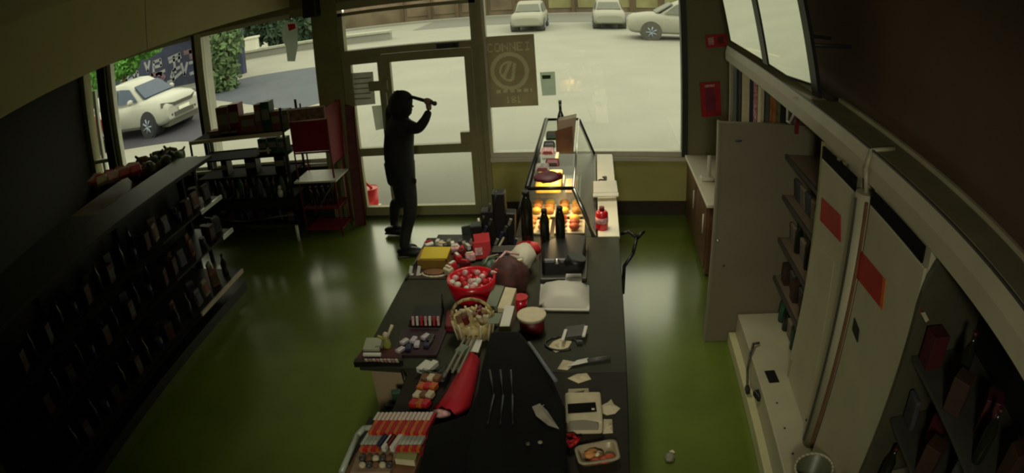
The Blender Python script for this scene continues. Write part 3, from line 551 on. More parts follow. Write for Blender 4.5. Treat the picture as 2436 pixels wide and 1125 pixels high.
q = C(1165, 650); t = Thing('dark_green_pouch', 'dark green and black pouch between the red heap and the scale', 'pouch', q); t.part('pouch', MB().ball(q + Vector((0, 0, .05)), (.06, .09, .06), 12, 7, .15), dgreen); t.part('strap', MB().path([q + Vector((-.05, -.07, .04)), q + Vector((0, -.02, .13)), q + Vector((.05, .08, .1))], .007, 6), grey)
# red tub of sweets
q = C(1128, 726); t = Thing('red_sweet_tub', 'big glossy red tub with sparkling sweets in the middle of the counter', 'tub', q)
zt = .2
t.part('tub', MB().lathe(q, [(.05, 0), (.095, .03), (.13, .09), (.145, .15), (.148, zt), (.135, zt - .005), (.12, .12), (.02, .1)], 24), red)
for i in range(26):
    a, r = i * 2.4, .12 * math.sqrt((i + .5) / 26); t.part('sweet', MB().ball(q + Vector((r * math.cos(a), r * math.sin(a), .17 + .01 * (i % 3))), (.022, .022, .018), 8, 5), (red, redp, pink)[i % 3] if i % 5 else white)
# red and brown net bags
t = Thing('net_bag', 'brown and red net bag of snacks beside the red tub', 'bag', C(1210, 690)); q = C(1212, 700)
t.part('bag', MB().ball(q + Vector((0, 0, .12)), (.13, .15, .13), 16, 9, .18), mat('brown_red_net', (.06, .014, .01), .7, var=.7, scale=16)); t.part('string', MB().path([q + Vector((-.12, -.05, .02)), q + Vector((-.11, .05, .17)), q + Vector((-.02, .1, .25)), q + Vector((.06, .12, .22))], .008, 6), pink)
for i in range(8): t.part('wrapper', MB().cbox(q + Vector((-.07 + .02 * i, -.08 + .02 * i, .2 + .01 * (i % 3))), (.04, .025, .012), rz=i), (pink, redp, brown, cream)[i % 4])
t = Thing('white_cloth', 'crumpled pale cloth bag lying over the net bag', 'cloth', C(1240, 650)); q = C(1247, 655)
t.part('cloth', MB().ball(q + Vector((0, 0, .14)), (.085, .14, .07), 14, 8, .28), mat('pale_cloth', (.5, .48, .38), .8, var=.12, scale=8)); t.part('fold', MB().cbox(q + Vector((-.05, -.14, .12)), (.05, .09, .02), rz=.6, rx=.4), MATS['pale_cloth'], bevel=.008)
q = C(1255, 612); t = Thing('red_woolly_pouch', 'dark red pouch in front of the black bottles', 'pouch', q); t.part('pouch', MB().ball(q + Vector((0, 0, .06)), (.1, .07, .06), 14, 7, .2), redp); t.part('tie', MB().ball(q + Vector((-.05, -.04, .09)), (.03, .03, .03), 8, 5), red)
q = C(1185, 662); t = Thing('pink_strip_pack', 'pink and white strip of packets reaching to the net bag', 'packet', q); 
for i in range(5): t.part('packet', MB().cbox(C(1192 - i * 7, 642 + i * 14, .99), (.05, .04, .03), rz=.5), (pink, redp)[i % 2], bevel=.006)
# yellowish basket, white and green cartons
q = C(1130, 800); bk_ = Thing('wicker_basket', 'straw coloured basket packed with small bags below the red tub', 'basket', q)
straw = mat('straw_weave', (.42, .34, .14), .6, var=.5, scale=30)
bk_.part('basket', MB().lathe(q, [(.07, 0), (.1, .02), (.12, .13), (.105, .125), (.08, .03)], 20), straw)
for i in range(12): a = i * math.tau / 12; bk_.part('rib', MB().tube(q + Vector((.1 * math.cos(a), .1 * math.sin(a), .01)), q + Vector((.124 * math.cos(a), .124 * math.sin(a), .14)), .006), cream)
bk_.part('handle', MB().path([q + Vector((.12 * math.cos(a), .0, .13 + .12 * math.sin(a))) for a in [i * math.pi / 8 for i in range(9)]], .009, 6), straw)
for i in range(14): a = i * 2.4; r = .085 * math.sqrt((i + .5) / 14); bk_.part('snack_bag', MB().cbox(q + Vector((r * math.cos(a), r * math.sin(a), .14)), (.035, .02, .045), rz=a, rx=.4), (brown, cream, straw, dred)[i % 4], bevel=.004)
t = Thing('green_grey_carton', 'green grey upright carton between the red tub and the white carton', 'carton', C(1180, 760)); t.part('box', MB().prism([C(1158, 776), C(1186, 776), C(1204, 726), C(1178, 722)], .14), mat('green_grey_card', (.16, .19, .13), .7, var=.08), bevel=.003); t.part('top_flap', MB().prism([C(1160, 770, 1.092), C(1186, 770, 1.092), C(1196, 745, 1.092), C(1170, 745, 1.092)], .004), MATS['green_grey_card'])
t = Thing('white_slim_carton', 'white slim carton with bright top right of the green grey one', 'carton', C(1210, 775)); t.part('box', MB().prism([C(1188, 788), C(1216, 790), C(1232, 740), C(1206, 736)], .16), cream, bevel=.003); t.part('bright_top', MB().prism([C(1189, 776, 1.111), C(1212, 776, 1.111), C(1224, 728, 1.111), C(1202, 726, 1.111)], .003), white, label='bright white top')
q = C(1240, 742); t = Thing('red_cup', 'small red cup behind the round pale lidded pot', 'cup', q); t.part('cup', MB().lathe(q, [(.03, 0), (.042, .1), (.038, .1), (.028, .02)], 16), red); t.part('rim', MB().lathe(q + Vector((0, 0, .1)), [(.043, 0), (.045, .008)], 16), redp)
q = C(1266, 785); t = Thing('lidded_pot', 'round pot with a pale green lid and red side on the counter', 'pot', q); t.part('pot', MB().lathe(q, [(.06, 0), (.07, .01), (.072, .09)], 24), dred); t.part('lid', MB().lathe(q + Vector((0, 0, .09)), [(.08, 0), (.082, .01), (.076, .016), (.07, .01)], 24), mat('pale_green_lid', (.32, .34, .24), .5, var=.05)); t.part('rim', MB().lathe(q + Vector((0, 0, .1)), [(.078, 0), (.083, .0), (.083, .01), (.076, .01)], 24), cream)
# white package, tab and dark machine behind it
t = Thing('white_package', 'big soft white package lying on the counter in front of the dark food case base', 'package', C(1340, 710))
b = MB(); pc4 = [C(1282, 736), C(1402, 738), C(1400, 682), C(1286, 680)]
N = 8
for j in range(2):
    for u in range(N + 1):
        for v in range(N + 1):
            p = pc4[0].lerp(pc4[1], u / N).lerp(pc4[3].lerp(pc4[2], u / N), v / N); h = .075 * (1 - (2 * u / N - 1) ** 4) * (1 - (2 * v / N - 1) ** 4); b.v.append(p + Vector((0, 0, .012 + (h if j else 0) + (.004 * math.sin(u * 2.1 + v) if j else 0))))
M1 = N + 1
for j in range(2):
    for u in range(N):
        for v in range(N): i0 = j * M1 * M1 + u * M1 + v; b.f.append((i0, i0 + 1, i0 + M1 + 1, i0 + M1) if not j else (i0, i0 + M1, i0 + M1 + 1, i0 + 1)); b.sm.append(True)
t.part('package', b, mat('white_wrapping', (.5, .49, .42), .55, var=.04, scale=5))
t.part('seam', MB().prism([C(1283, 738, .965), C(1401, 740, .965), C(1401, 735, .965), C(1283, 733, .965)], .006), MATS['white_wrapping'])
t = Thing('white_tab_box', 'small white box behind the right end of the white package', 'box', C(1365, 675)); t.part('box', MB().prism([C(1344, 682), C(1384, 680), C(1382, 666), C(1346, 666)], .05), MATS['white_wrapping'], bevel=.003); t.part('lid', MB().prism([C(1344, 681, 1.0), C(1384, 679, 1.0), C(1382, 664, 1.0), C(1346, 664, 1.0)], .01), white)
t = Thing('dark_slicer', 'black machine with round knob between the food case and the white package', 'machine', C(1340, 630))
t.part('housing', MB().prism([C(1290, 664), C(1385, 662), C(1394, 600), C(1345, 596), C(1290, 620)], .14), black, bevel=.02); t.part('deck', MB().prism([C(1285, 672), C(1395, 670), C(1398, 590), C(1285, 600)], .03), dgrey, bevel=.006)
t.part('knob', MB().ball(C(1324, 628, 1.09) + Vector((0, 0, .02)), (.02, .02, .02)), chrome); t.part('blade_guard', MB().tube(C(1365, 630, 1.09), C(1365, 630, 1.09) + Vector((.02, 0, .06)), .07, .06, 18), black)
q = C(1322, 650); t = Thing('yellow_label_jar', 'small jar with a pale yellow label before the black machine', 'jar', q); t.part('body', MB().lathe(q, [(.03, 0), (.032, .08), (.022, .1)], 14), bottle_m); t.part('label', MB().lathe(q + Vector((0, 0, .025)), [(.033, 0), (.033, .04)], 14), cheese); t.part('lid', MB().tube(q + Vector((0, 0, .1)), q + Vector((0, 0, .12)), .024), white)
# lighter display, batteries tray, small boxes at left near
t = Thing('lighter_display', 'black display block with a row of pink and white lighters', 'display', C(1015, 765)); t.part('block', MB().prism([C(976, 778), C(1050, 778), C(1056, 742), C(988, 744)], .05), black, bevel=.004)
for i in range(7): p = C(984 + 10 * i, 770, 1.0); t.part('lighter', MB().cbox(p + Vector((0, 0, .02)), (.014, .012, .055), rx=-.3), (pink, white, redp)[i % 3], bevel=.002)
q = C(1054, 745); t.part('upright', MB().tube(q, q + Vector((.01, .0, .14)), .01, .004), black)
t = Thing('battery_tray', 'black tray with silver packs lying in it on the near left of the counter', 'tray', C(1000, 815)); t.part('tray', MB().prism([C(936, 850), C(1040, 850), C(1066, 785), C(960, 785)], .02), mat('plum_tray', (.03, .012, .016), .5), bevel=.004)
for i, (px, py) in enumerate(((962, 812), (984, 808), (992, 818), (1012, 800), (1026, 802), (1016, 818), (952, 832), (1022, 812), (972, 826))): t.part('silver_pack', MB().cbox(C(px, py, .985), (.03, .055, .02), rz=-.5 + .3 * (i % 3)), (mat('silver_foil', (.5, .46, .5), .35, var=.2), dgrey, navy)[i % 3 if i > 3 else 0], bevel=.004)
t = Thing('clear_pack_row', 'row of dark red blister packs behind the basket', 'packet', C(1080, 765)); t.part('pack', MB().prism([C(1060, 790), C(1090, 790), C(1100, 752), C(1066, 752)], .05), dred, bevel=.01); t.part('clip', MB().cbox(C(1088, 756, 1.01), (.04, .02, .02)), cream)
t = Thing('pale_green_box', 'pale green white box at the near left corner of the counter', 'box', C(885, 835)); t.part('box', MB().prism([C(866, 846), C(906, 846), C(912, 818), C(874, 818)], .045), mat('pale_green_card', (.34, .36, .25), .6, var=.08), bevel=.003); t.part('front_strip', MB().prism([C(864, 848, .985), C(906, 848, .985), C(907, 843, .985), C(865, 843, .985)], .012), white)
t = Thing('toy_figure', 'small yellow green figure standing beside the pale green box', 'figurine', C(922, 838)); q = C(924, 836)
yg = mat('yellow_green_plastic', (.3, .33, .06), .5, var=.3, scale=20)
t.part('body', MB().ball(q + Vector((0, 0, .05)), (.025, .02, .045), 10, 6), yg); t.part('head', MB().ball(q + Vector((0, 0, .11)), (.018, .018, .02), 10, 6), cream); t.part('arm', MB().tube(q + Vector((0, 0, .08)), q + Vector((.04, .03, .16)), .009), cream); t.part('arm', MB().tube(q + Vector((0, 0, .08)), q + Vector((-.05, 0, .1)), .009), yg)
# chocolate and gum racks at the near end
def rack(name, label, px, z0, m):
    t = Thing(name, label, 'rack', at(*px[0], z=z0)); t.part('tray', MB().prism([at(*p, z=z0) for p in px], .015), m, bevel=.003); return t
t = rack('chocolate_rack', 'sloping rack of red and brown chocolate boxes beside the red cloth', [(975, 972), (1015, 972), (1050, 890), (1005, 890)], .97, brown)
for i in range(4):
    for j in range(3): p = at(988 + i * 12 + j * -1 , 958 - i * 18, z=1.0); t.part('chocolate_bar', MB().cbox(at(985 + j * 14 + i * 9, 960 - i * 20, z=1.0), (.035, .05, .03), rz=-.3), (redp, brown, orange, cream)[(i * 3 + j * 2) % 4], bevel=.003)
for k, (px, lb) in enumerate(((1008, 'white stick pack left of the pair behind the chocolate rack'), (1026, 'white stick pack right of the pair behind the chocolate rack'))): t = Thing('stick_pack', lb, 'packet', C(px, 872)); t.part('pack', MB().cbox(C(px, 872, .99), (.035, .09, .03), rz=-.4), white, bevel=.003); t.part('end_band', MB().cbox(C(px - 4, 884, 1.006), (.036, .012, .004), rz=-.4), dgreen)
gl_ = glass('acrylic', (.8, .8, .72), .15, .1)
t = Thing('acrylic_rails', 'clear acrylic rails running down beside the red cloth', 'rail', C(1080, 850)); 
for k in range(3): t.part('rail', MB().tube(C(1062 + k * 14, 885, 1.03), C(1108 + k * 12, 800, 1.03), .007), grey)
t.part('goods_strip', MB().prism([C(1068, 880, .97), C(1092, 880, .97), C(1130, 812, .97), C(1106, 812, .97)], .03), mat('mixed_print', (.14, .13, .1), .6, var=.7, scale=30)); t.part('green_pack', MB().cbox(C(1100, 832, 1.02), (.05, .07, .03), rz=-.4), mat('grey_green', (.14, .19, .15), .6, var=.3), bevel=.004)
q = C(1056, 898, .96); t = Thing('computer_mouse', 'black computer mouse beside the red cloth', 'mouse', q); t.part('shell', MB().ball(q + Vector((0, 0, .015)), (.04, .065, .025), 14, 8), black); t.part('wheel', MB().cbox(q + Vector((0, .035, .037)), (.008, .018, .008)), dgrey)
t = Thing('pink_white_box', 'white box with pale pink side above the red cloth', 'box', C(1128, 832)); t.part('box', MB().prism([C(1110, 846), C(1136, 850), C(1148, 818), C(1122, 812)], .06), mat('pale_pink_card', (.55, .4, .33), .6, var=.1), bevel=.003); t.part('top_sheet', MB().prism([C(1113, 836, 1.011), C(1138, 838, 1.011), C(1148, 808, 1.011), C(1124, 806, 1.011)], .003), white)
t = Thing('red_cloth', 'long bright red cloth draped along the counter beside the black register', 'cloth', C(1090, 920)); b = MB()
row = [((1108, 855), (1142, 858)), ((1088, 890), (1136, 892)), ((1066, 925), (1128, 930)), ((1046, 955), (1118, 965)), ((1030, 975), (1096, 1000))]
for i, (l, r) in enumerate(row):
    for k in range(7): u = k / 6; p = C(l[0] * (1 - u) + r[0] * u, l[1] * (1 - u) + r[1] * u, .975); b.v.append(p + Vector((0, 0, .05 * math.sin(math.pi * u) + .008 * math.sin(3 * k + 2 * i))))
for i in range(4):
    for k in range(6): i0 = i * 7 + k; b.f.append((i0, i0 + 1, i0 + 8, i0 + 7)); b.sm.append(True)
t.part('cloth', b, mat('red_fabric', (.42, .004, .014), .7, var=.12, scale=8), solid=.008)
t.part('white_end', MB().ball(C(1050, 984, .99), (.05, .03, .02), 12, 6, .1), pink, label='pale pink end of the cloth')
# gum racks
t = Thing('gum_rack', 'stepped rack of red and white gum sticks in rows at the bottom of the picture', 'rack', at(930, 1060, z=.955))
t.part('step', MB().prism([at(880, 1032, z=1.03), at(1018, 1032, z=1.03), at(1032, 984, z=1.03), at(900, 982, z=1.03)], -.03), dred)
t.part('step', MB().prism([at(850, 1074, z=1.0), at(1006, 1074, z=1.0), at(1018, 1034, z=1.0), at(876, 1034, z=1.0)], -.03), dred)
t.part('step', MB().prism([at(815, 1138, z=.975), at(980, 1138, z=.975), at(1004, 1076, z=.975), at(848, 1076, z=.975)], -.02), brown)
t.part('support', MB().box(-1.1, -1.01, 1.95, 2.3, .6, .955), black)
for i in range(14):
    p = at(894 + i * 9.8, 1009, z=1.045); t.part('gum_pack', MB().cbox(p, (.017, .15, .022), rz=-.12), redp if i % 2 else orange, bevel=.002); t.part('gum_label', MB().cbox(p + Vector((-.006, .045, .012)), (.014, .06, .003), rz=-.12), white)
for i in range(15):
    if 4 < i < 9: continue
    t.part('gum_pack', MB().cbox(at(870 + i * 9.6, 1046, z=1.012), (.016, .09, .02), rz=-.12), mat('mint_white', (.45, .5, .42), .5, var=.1), bevel=.002)
    t.part('gum_end', MB().cbox(at(862 + i * 9.6, 1068, z=1.014), (.016, .03, .022), rz=-.12), redp if i % 2 else orange)
for i in range(4): t.part('gum_pack', MB().cbox(at(914 + i * 10, 1044 + (i % 2) * 8, z=1.03), (.02, .11, .03), rz=-.2), (navy, white, dred, white)[i], bevel=.003)
t.part('shelf_lip', MB().path([at(812, 1124, z=.99), at(850, 1035, z=1.02), at(866, 1019, z=1.03), at(905, 1016, z=1.035)], .014), mat('pale_acrylic', (.45, .5, .42), .3, var=.05), label='pale curved acrylic edge of the rack')
t = Thing('tan_sweet_box', 'tan box of loose sweets on the lowest gum rack step', 'box', at(900, 1090, z=.976)); t.part('box', MB().prism([at(836, 1134, z=.977), at(930, 1134, z=.977), at(948, 1080, z=.977), at(858, 1074, z=.977)], .03), mat('tan_card', (.28, .2, .12), .7, var=.25, scale=12), bevel=.004)
for i in range(10): t.part('sweet', MB().ball(at(862 + (i % 5) * 16, 1090 + (i // 5) * 16, z=1.02), (.018, .02, .014), 8, 5), (dgrey, brown, cream)[i % 3])
t = Thing('yellow_green_box', 'yellow green flat box right of the tan sweet box', 'box', at(970, 1090, z=.976)); t.part('box', MB().prism([at(942, 1100, z=.977), at(990, 1106, z=.977), at(1000, 1072, z=.977), at(952, 1068, z=.977)], .03), mat('lime_card', (.26, .28, .1), .6, var=.15, scale=10), bevel=.003); t.part('lid_line', MB().prism([at(942, 1104, z=.98), at(988, 1109, z=.98), at(989, 1106, z=.98), at(943, 1101, z=.98)], .03), cream)
q = at(938, 962, z=.8); t = Thing('black_hook_tray', 'small black tray hung on an arm against the tan counter front', 'tray', q); t.part('tray', MB().prism([at(915, 966, z=.84), at(960, 968, z=.84), at(968, 952, z=.84), at(924, 950, z=.84)], -.03), black, bevel=.004); t.part('arm', MB().path([at(956, 882, z=.94), at(968, 925, z=.9), at(975, 945, z=.86)], .009), black)
t.part('goods', MB().cbox(at(944, 942, z=.87), (.05, .04, .07), rz=.3), dgreen, bevel=.006)
# ---- black register bulk
t = Thing('cash_register', 'large black cash register seen from behind, filling the lower middle of the picture', 'cash register', (-.5, 2.3, .95))
zt = 1.22
top = [at(1166, 782, z=zt), at(1238, 782, z=zt), at(1300, 860, z=zt), at(1345, 960, z=zt), at(1350, 1124, z=zt), at(1100, 1124, z=zt), at(1130, 960, z=zt), at(1145, 860, z=zt)]
t.part('hood', MB().prism(top, -(zt - .96)), mat('black_soft_cover', (.0035, .004, .004), .8, var=.4, scale=5, bump=.6, bscale=9, spec=.15), bevel=.03)
t.part('side_rail', MB().tube(at(1258, 815, z=zt + .01), at(1322, 905, z=zt + .01), .009), mat('blue_grey_rail', (.16, .17, .2), .4), label='thin grey rail along the right edge')
t.part('key_deck', MB().prism([at(1150, 900, z=1.1), at(1110, 985, z=1.1), at(1060, 1002, z=1.1), at(1022, 1012, z=1.1), at(990, 1140, z=1.1), at(1130, 1140, z=1.1)], -.14), MATS['black_soft_cover'], bevel=.01)
for i in range(3): t.part('cable', MB().path([at(1165 + 25 * i, 880, z=zt + .01), at(1175 + 22 * i, 940, z=zt + .012), at(1160 + 30 * i, 1010, z=zt + .01)], .006, 6), black)
t.part('button', MB().ball(at(1285, 1052, z=zt + .005), (.01, .01, .006)), grey); t.part('button', MB().ball(at(1256, 1056, z=zt + .005), (.01, .01, .006)), dgrey)
# ---- things on the aisle side of the counter
t = Thing('card_reader', 'grey card reader with pale side grips on the right of the counter', 'card reader', C(1365, 800)); t.part('body', MB().prism([C(1336, 812), C(1390, 806), C(1394, 780), C(1346, 786)], .03), dgrey, bevel=.004); t.part('grip', MB().prism([C(1334, 812, .985), C(1342, 812, .985), C(1350, 786, .985), C(1342, 786, .985)], .012), white, bevel=.003); t.part('grip', MB().prism([C(1384, 802, .985), C(1392, 802, .985), C(1398, 778, .985), C(1390, 778, .985)], .012), white, bevel=.003)
def paper(name, label, pts, m, z=.952, cat='paper'):
    t = Thing(name, label, cat, C(*pts[0])); b = MB(); P = [C(*p, z) for p in pts]; c = sum(P, Vector()) / len(P) + Vector((0, 0, .015)); n = len(P)
    b.add(P + [c], [(i, (i + 1) % n, n) for i in range(n)]); t.part('sheet', b, m, solid=.003)
    e = [p.lerp(c, .55) + Vector((0, 0, .006)) for p in P]; t.part('crease', MB().add([e[0], e[1], e[1] + Vector((.01, .005, .012))], [(0, 1, 2)]), m, solid=.002); return t
paper('crumpled_paper', 'crumpled pale paper just below the card reader', [(1303, 826), (1322, 838), (1352, 826), (1360, 812), (1334, 804), (1316, 812)], cream)
paper('receipt_slip', 'pale slip of paper under the dark knife', [(1326, 878), (1350, 880), (1372, 862), (1340, 856)], cream)
paper('folded_note', 'upper crumpled note below the knife', [(1350, 900), (1376, 912), (1406, 902), (1396, 888), (1372, 890)], cream)
paper('folded_slip', 'pale rectangular slip touching the top of the white printer', [(1352, 944), (1402, 944), (1400, 924), (1352, 926)], cream)
paper('star_paper', 'star shaped crumpled paper right of the white printer', [(1428, 966), (1446, 958), (1454, 950), (1460, 962), (1476, 972), (1464, 984), (1444, 988), (1430, 982)], cream)
paper('white_card', 'small upright white card below the star shaped paper', [(1434, 1032), (1458, 1030), (1456, 998), (1436, 998)], cream)
paper('plastic_wrapper', 'grey crinkled wrapper at the right edge of the black register', [(1266, 968), (1284, 960), (1302, 978), (1330, 1020), (1304, 1012), (1276, 990)], mat('grey_wrapper', (.3, .28, .22), .5, var=.3), 1.235)
t = Thing('ring_cable', 'thin dark cable looped around the crumpled paper', 'cable', C(1330, 820)); q = C(1335, 816, .958); t.part('cable', MB().path([q + Vector((.09 * math.cos(a), .07 * math.sin(a), 0)) for a in [i * math.tau / 14 for i in range(13)]], .005, 6), dgrey); t.part('plug', MB().cbox(q + Vector((.1, .0, .01)), (.03, .02, .015)), dgrey)
t = Thing('kitchen_knife', 'knife lying across the counter with its dark handle to the right', 'knife', C(1400, 860)); t.part('blade', MB().prism([C(1352, 872, .962), C(1376, 868, .962), C(1402, 862, .962), C(1400, 852, .962), C(1372, 858, .962)], .004), chrome); t.part('handle', MB().tube(C(1398, 858, .968), C(1452, 850, .968), .013), mat('grey_handle', (.09, .09, .08), .5))
t = Thing('receipt_printer', 'white receipt printer with a black window on the right of the counter', 'printer', C(1385, 995)); 
t.part('body', MB().prism([C(1346, 1036), C(1434, 1034), C(1428, 960), C(1344, 962)], .08), cream, bevel=.012)
t.part('window', MB().prism([at(1351, 984, z=1.031), at(1420, 980, z=1.031), at(1417, 958, z=1.031), at(1350, 962, z=1.031)], .004), mat('matt_black', (.006, .006, .006), .9, spec=.1), label='black window', bevel=.002)
t.part('logo_dot', MB().cbox(at(1411, 973, z=1.037), (.014, .01, .002)), white)
t.part('paper_flap', MB().prism([at(1354, 1024, z=1.031), at(1424, 1024, z=1.031), at(1424, 1008, z=1.031), at(1390, 1001, z=1.031), at(1354, 1004, z=1.031)], .006), grey, bevel=.003)
t = Thing('foil_food_tray', 'rounded pale rimmed food tray with brown leftovers at the bottom of the counter', 'food tray', C(1422, 1075)); 
def rr_(pts, z, k=5):
    out = []
    n = len(pts)
    for i in range(n):
        a, b, c = Vector(pts[i - 1]), Vector(pts[i]), Vector(pts[(i + 1) % n])
        for j in range(k): u = j / (k - 1); p = (b.lerp(a, .22)).lerp(b, u).lerp(b.lerp(b.lerp(c, .22), u), u); out.append(at(p.x, p.y, z=z))
    return out
o_ = rr_([(1364, 1062), (1378, 1108), (1478, 1094), (1466, 1042)], .99); i_ = rr_([(1374, 1066), (1384, 1100), (1468, 1088), (1458, 1050)], .985); n = len(o_); 
t.part('rim', MB().add(o_ + i_ + [Vector((p.x, p.y, .955)) for p in i_], [(i, (i + 1) % n, n + (i + 1) % n, n + i) for i in range(n)] + [(n + i, n + (i + 1) % n, 2 * n + (i + 1) % n, 2 * n + i) for i in range(n)] + [tuple(range(2 * n, 3 * n))], True), mat('tray_rim', (.32, .27, .17), .35, var=.05), solid=.002)
fc = sum(i_, Vector()) / n
for i in range(9): t.part('food_lump', MB().ball((fc.x + .05 * math.cos(i * 2.3) * (i % 3) * .6, fc.y + .035 * math.sin(i * 2.3) * (i % 3) * .6, .972), (.03, .022, .015), 8, 5, .2), (brown, bread, sauce)[i % 3] if i else cream)
t = Thing('red_scissors', 'scissors with red handles lying between the register and the food tray', 'scissors', C(1340, 1035)); 
t.part('blade', MB().prism([C(1290, 1018, .975), C(1340, 1048, .975), C(1344, 1040, .975)], .004), cream); t.part('handle', MB().path([C(1340, 1038, .98), C(1362, 1034, .98), C(1372, 1046, .98), C(1352, 1052, .98), C(1340, 1042, .98)], .01, 6), redp); t.part('handle', MB().path([C(1340, 1044, .985), C(1356, 1062, .985), C(1366, 1056, .985), C(1380, 1040, .985)], .009, 6), redp)
q = at(1592, 1092, z=0); t = Thing('dropped_wrapper', 'small pale scrap lying on the aisle floor at the bottom right', 'litter', q); t.part('scrap', MB().ball(q + Vector((0, 0, .02)), (.035, .05, .02), 8, 5, .3), grey); t.part('torn_corner', MB().cbox(q + Vector((.02, .06, .01)), (.03, .03, .008), rz=.5), cream)
# ------------------------------------------------------------------ left gondola with goods
shelf_m = mat('charcoal_shelf', (.022, .022, .02), .5, var=.15, spec=.25); rshelf = mat('matt_black_shelf', (.008, .008, .008), .9, spec=.08)
gd = Thing('gondola_shelving', 'long dark gondola shelving unit along the left, with a bare charcoal top deck', 'shelving', (-4.2, 3.3, 0))
GY0, GY1 = 1.3, 5.45
LEV = ((.26, -3.62), (.62, -3.8), (1.0, -3.86))
gd.part('top_deck', MB().box(-4.42, -3.9, GY0, GY1 + .03, 1.41, 1.45), shelf_m, bevel=.004)
gd.part('back_panel', MB().box(-4.46, -4.42, GY0, GY1, .05, 1.41), black)
gd.part('base', MB().box(-4.42, -3.64, GY0, GY1 - .2, 0, .1), black)
for y in (GY0, 2.7, 4.1, GY1 - .04): gd.part('upright', MB().box(-4.42, -4.36, y, y + .04, .05, 1.41), blackm)
for k, (z, x) in enumerate(LEV):
    y1 = (5.2, 5.45, 5.45)[k]
    gd.part('shelf', MB().box(-4.42, x, GY0, y1, z - .02, z), shelf_m)
    for a, b_, c_ in ((GY0, 2.7, 0), (2.72, 4.25, 0), (4.27, y1, 1)):
        if k and c_: a = (5.22, 5.0)[k - 1]
        gd.part('price_rail', MB().box(x - .005, x + .015, a, b_, z - .03, z + .012), (rshelf, chrome)[c_] if c_ == 0 or k else mat('lit_rail', (.42, .36, .28), .35), label='price rail coloured as if lit' if c_ else None)  # near rails blackened, far ones pale: fading light put into their colours
gk = []
def proto(kind, m, m2):
    t = Thing(kind[0], '', kind[1], (0, 0, -5), local=True)
    n = kind[0]
    if n == 'pouch': t.part('pack', MB().prism([(-.06, -.025, 0), (.06, -.025, 0), (.055, -.006, .17), (-.055, -.006, .17)], vec=(0, .035, 0)), m, bevel=.01); t.part('print_panel', MB().prism([(-.045, -.027, .04), (.045, -.027, .04), (.042, -.014, .13), (-.042, -.014, .13)], vec=(0, -.003, 0)), m2)
    elif n == 'carton': t.part('box', MB().box(-.05, .05, -.05, .05, 0, .16), m, bevel=.003); t.part('print_panel', MB().box(-.042, .042, -.053, -.05, .03, .12), m2)
    elif n == 'tin': t.part('can', MB().lathe((0, 0, 0), [(.037, 0), (.037, .11)], 14), m2); t.part('wrapper', MB().lathe((0, 0, .015), [(.038, 0), (.038, .08)], 14), m)
    else: t.part('body', MB().lathe((0, 0, 0), [(.034, 0), (.036, .01), (.036, .15), (.014, .2), (.013, .23)], 12), m); t.part('cap', MB().tube((0, 0, .23), (0, 0, .25), .016), m2)
    gk.append(t.o); return t.o
dor = mat('shaded_orange_print', (.13, .04, .012), .6, var=.4, scale=30); dgr = mat('shaded_grey_print', (.05, .05, .05), .6, var=.3, scale=20); dcr = mat('shaded_cream_print', (.16, .14, .1), .6, var=.3, scale=20); dbr = mat('shaded_brown_card', (.04, .02, .01), .6, var=.3); ddr = mat('shaded_red_card', (.05, .005, .006), .6, var=.3)  # dimmed colours: the shelves' shade is put into the goods themselves
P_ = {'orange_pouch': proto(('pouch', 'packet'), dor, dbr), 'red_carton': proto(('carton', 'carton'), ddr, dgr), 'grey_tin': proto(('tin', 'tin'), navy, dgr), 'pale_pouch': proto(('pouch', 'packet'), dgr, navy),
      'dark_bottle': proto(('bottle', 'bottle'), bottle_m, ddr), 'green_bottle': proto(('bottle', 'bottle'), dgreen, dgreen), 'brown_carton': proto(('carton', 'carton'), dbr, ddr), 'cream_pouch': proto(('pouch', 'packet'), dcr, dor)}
DESC = {'orange_pouch': 'orange brown packet', 'red_carton': 'dark red carton', 'grey_tin': 'navy wrapped tin', 'pale_pouch': 'grey packet', 'dark_bottle': 'black bottle', 'green_bottle': 'dark green bottle', 'brown_carton': 'brown carton', 'cream_pouch': 'cream packet'}
def put(key, x, y, z, rz, where, group, s=1):
    o = dup(P_[key], (x, y, z + .001), rz, DESC[key] + ' ' + where); o['group'] = group; o.scale = (s, s, s); return o
rg = random.Random(5)
for k, (z, x) in enumerate(LEV):
    keys = (['dark_bottle', 'orange_pouch', 'cream_pouch', 'red_carton', 'pale_pouch'], ['pale_pouch', 'red_carton', 'grey_tin', 'dark_bottle', 'orange_pouch'], ['pale_pouch', 'cream_pouch', 'brown_carton', 'dark_bottle', 'grey_tin'])[k]
    w = ('on the bottom shelf of the left gondola', 'on the middle shelf of the left gondola', 'on the upper shelf of the left gondola')[k]
    g = ('goods on the bottom gondola shelf', 'goods on the middle gondola shelf', 'goods on the upper gondola shelf')[k]
    y = (5.05, 5.35, 5.35)[k]; i = 0
    while y > 1.9:
        key = keys[(i + (i // 3)) % 5] if y > 4.2 else ('dark_bottle', 'brown_carton', 'grey_tin', 'dark_bottle', 'red_carton')[i % 5]  # dark goods towards the near end, standing in for shade there
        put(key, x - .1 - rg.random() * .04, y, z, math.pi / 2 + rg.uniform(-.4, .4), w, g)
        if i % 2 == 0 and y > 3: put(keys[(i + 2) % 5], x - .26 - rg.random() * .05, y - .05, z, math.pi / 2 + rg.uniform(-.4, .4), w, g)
        y -= .17 + rg.random() * .07; i += 1
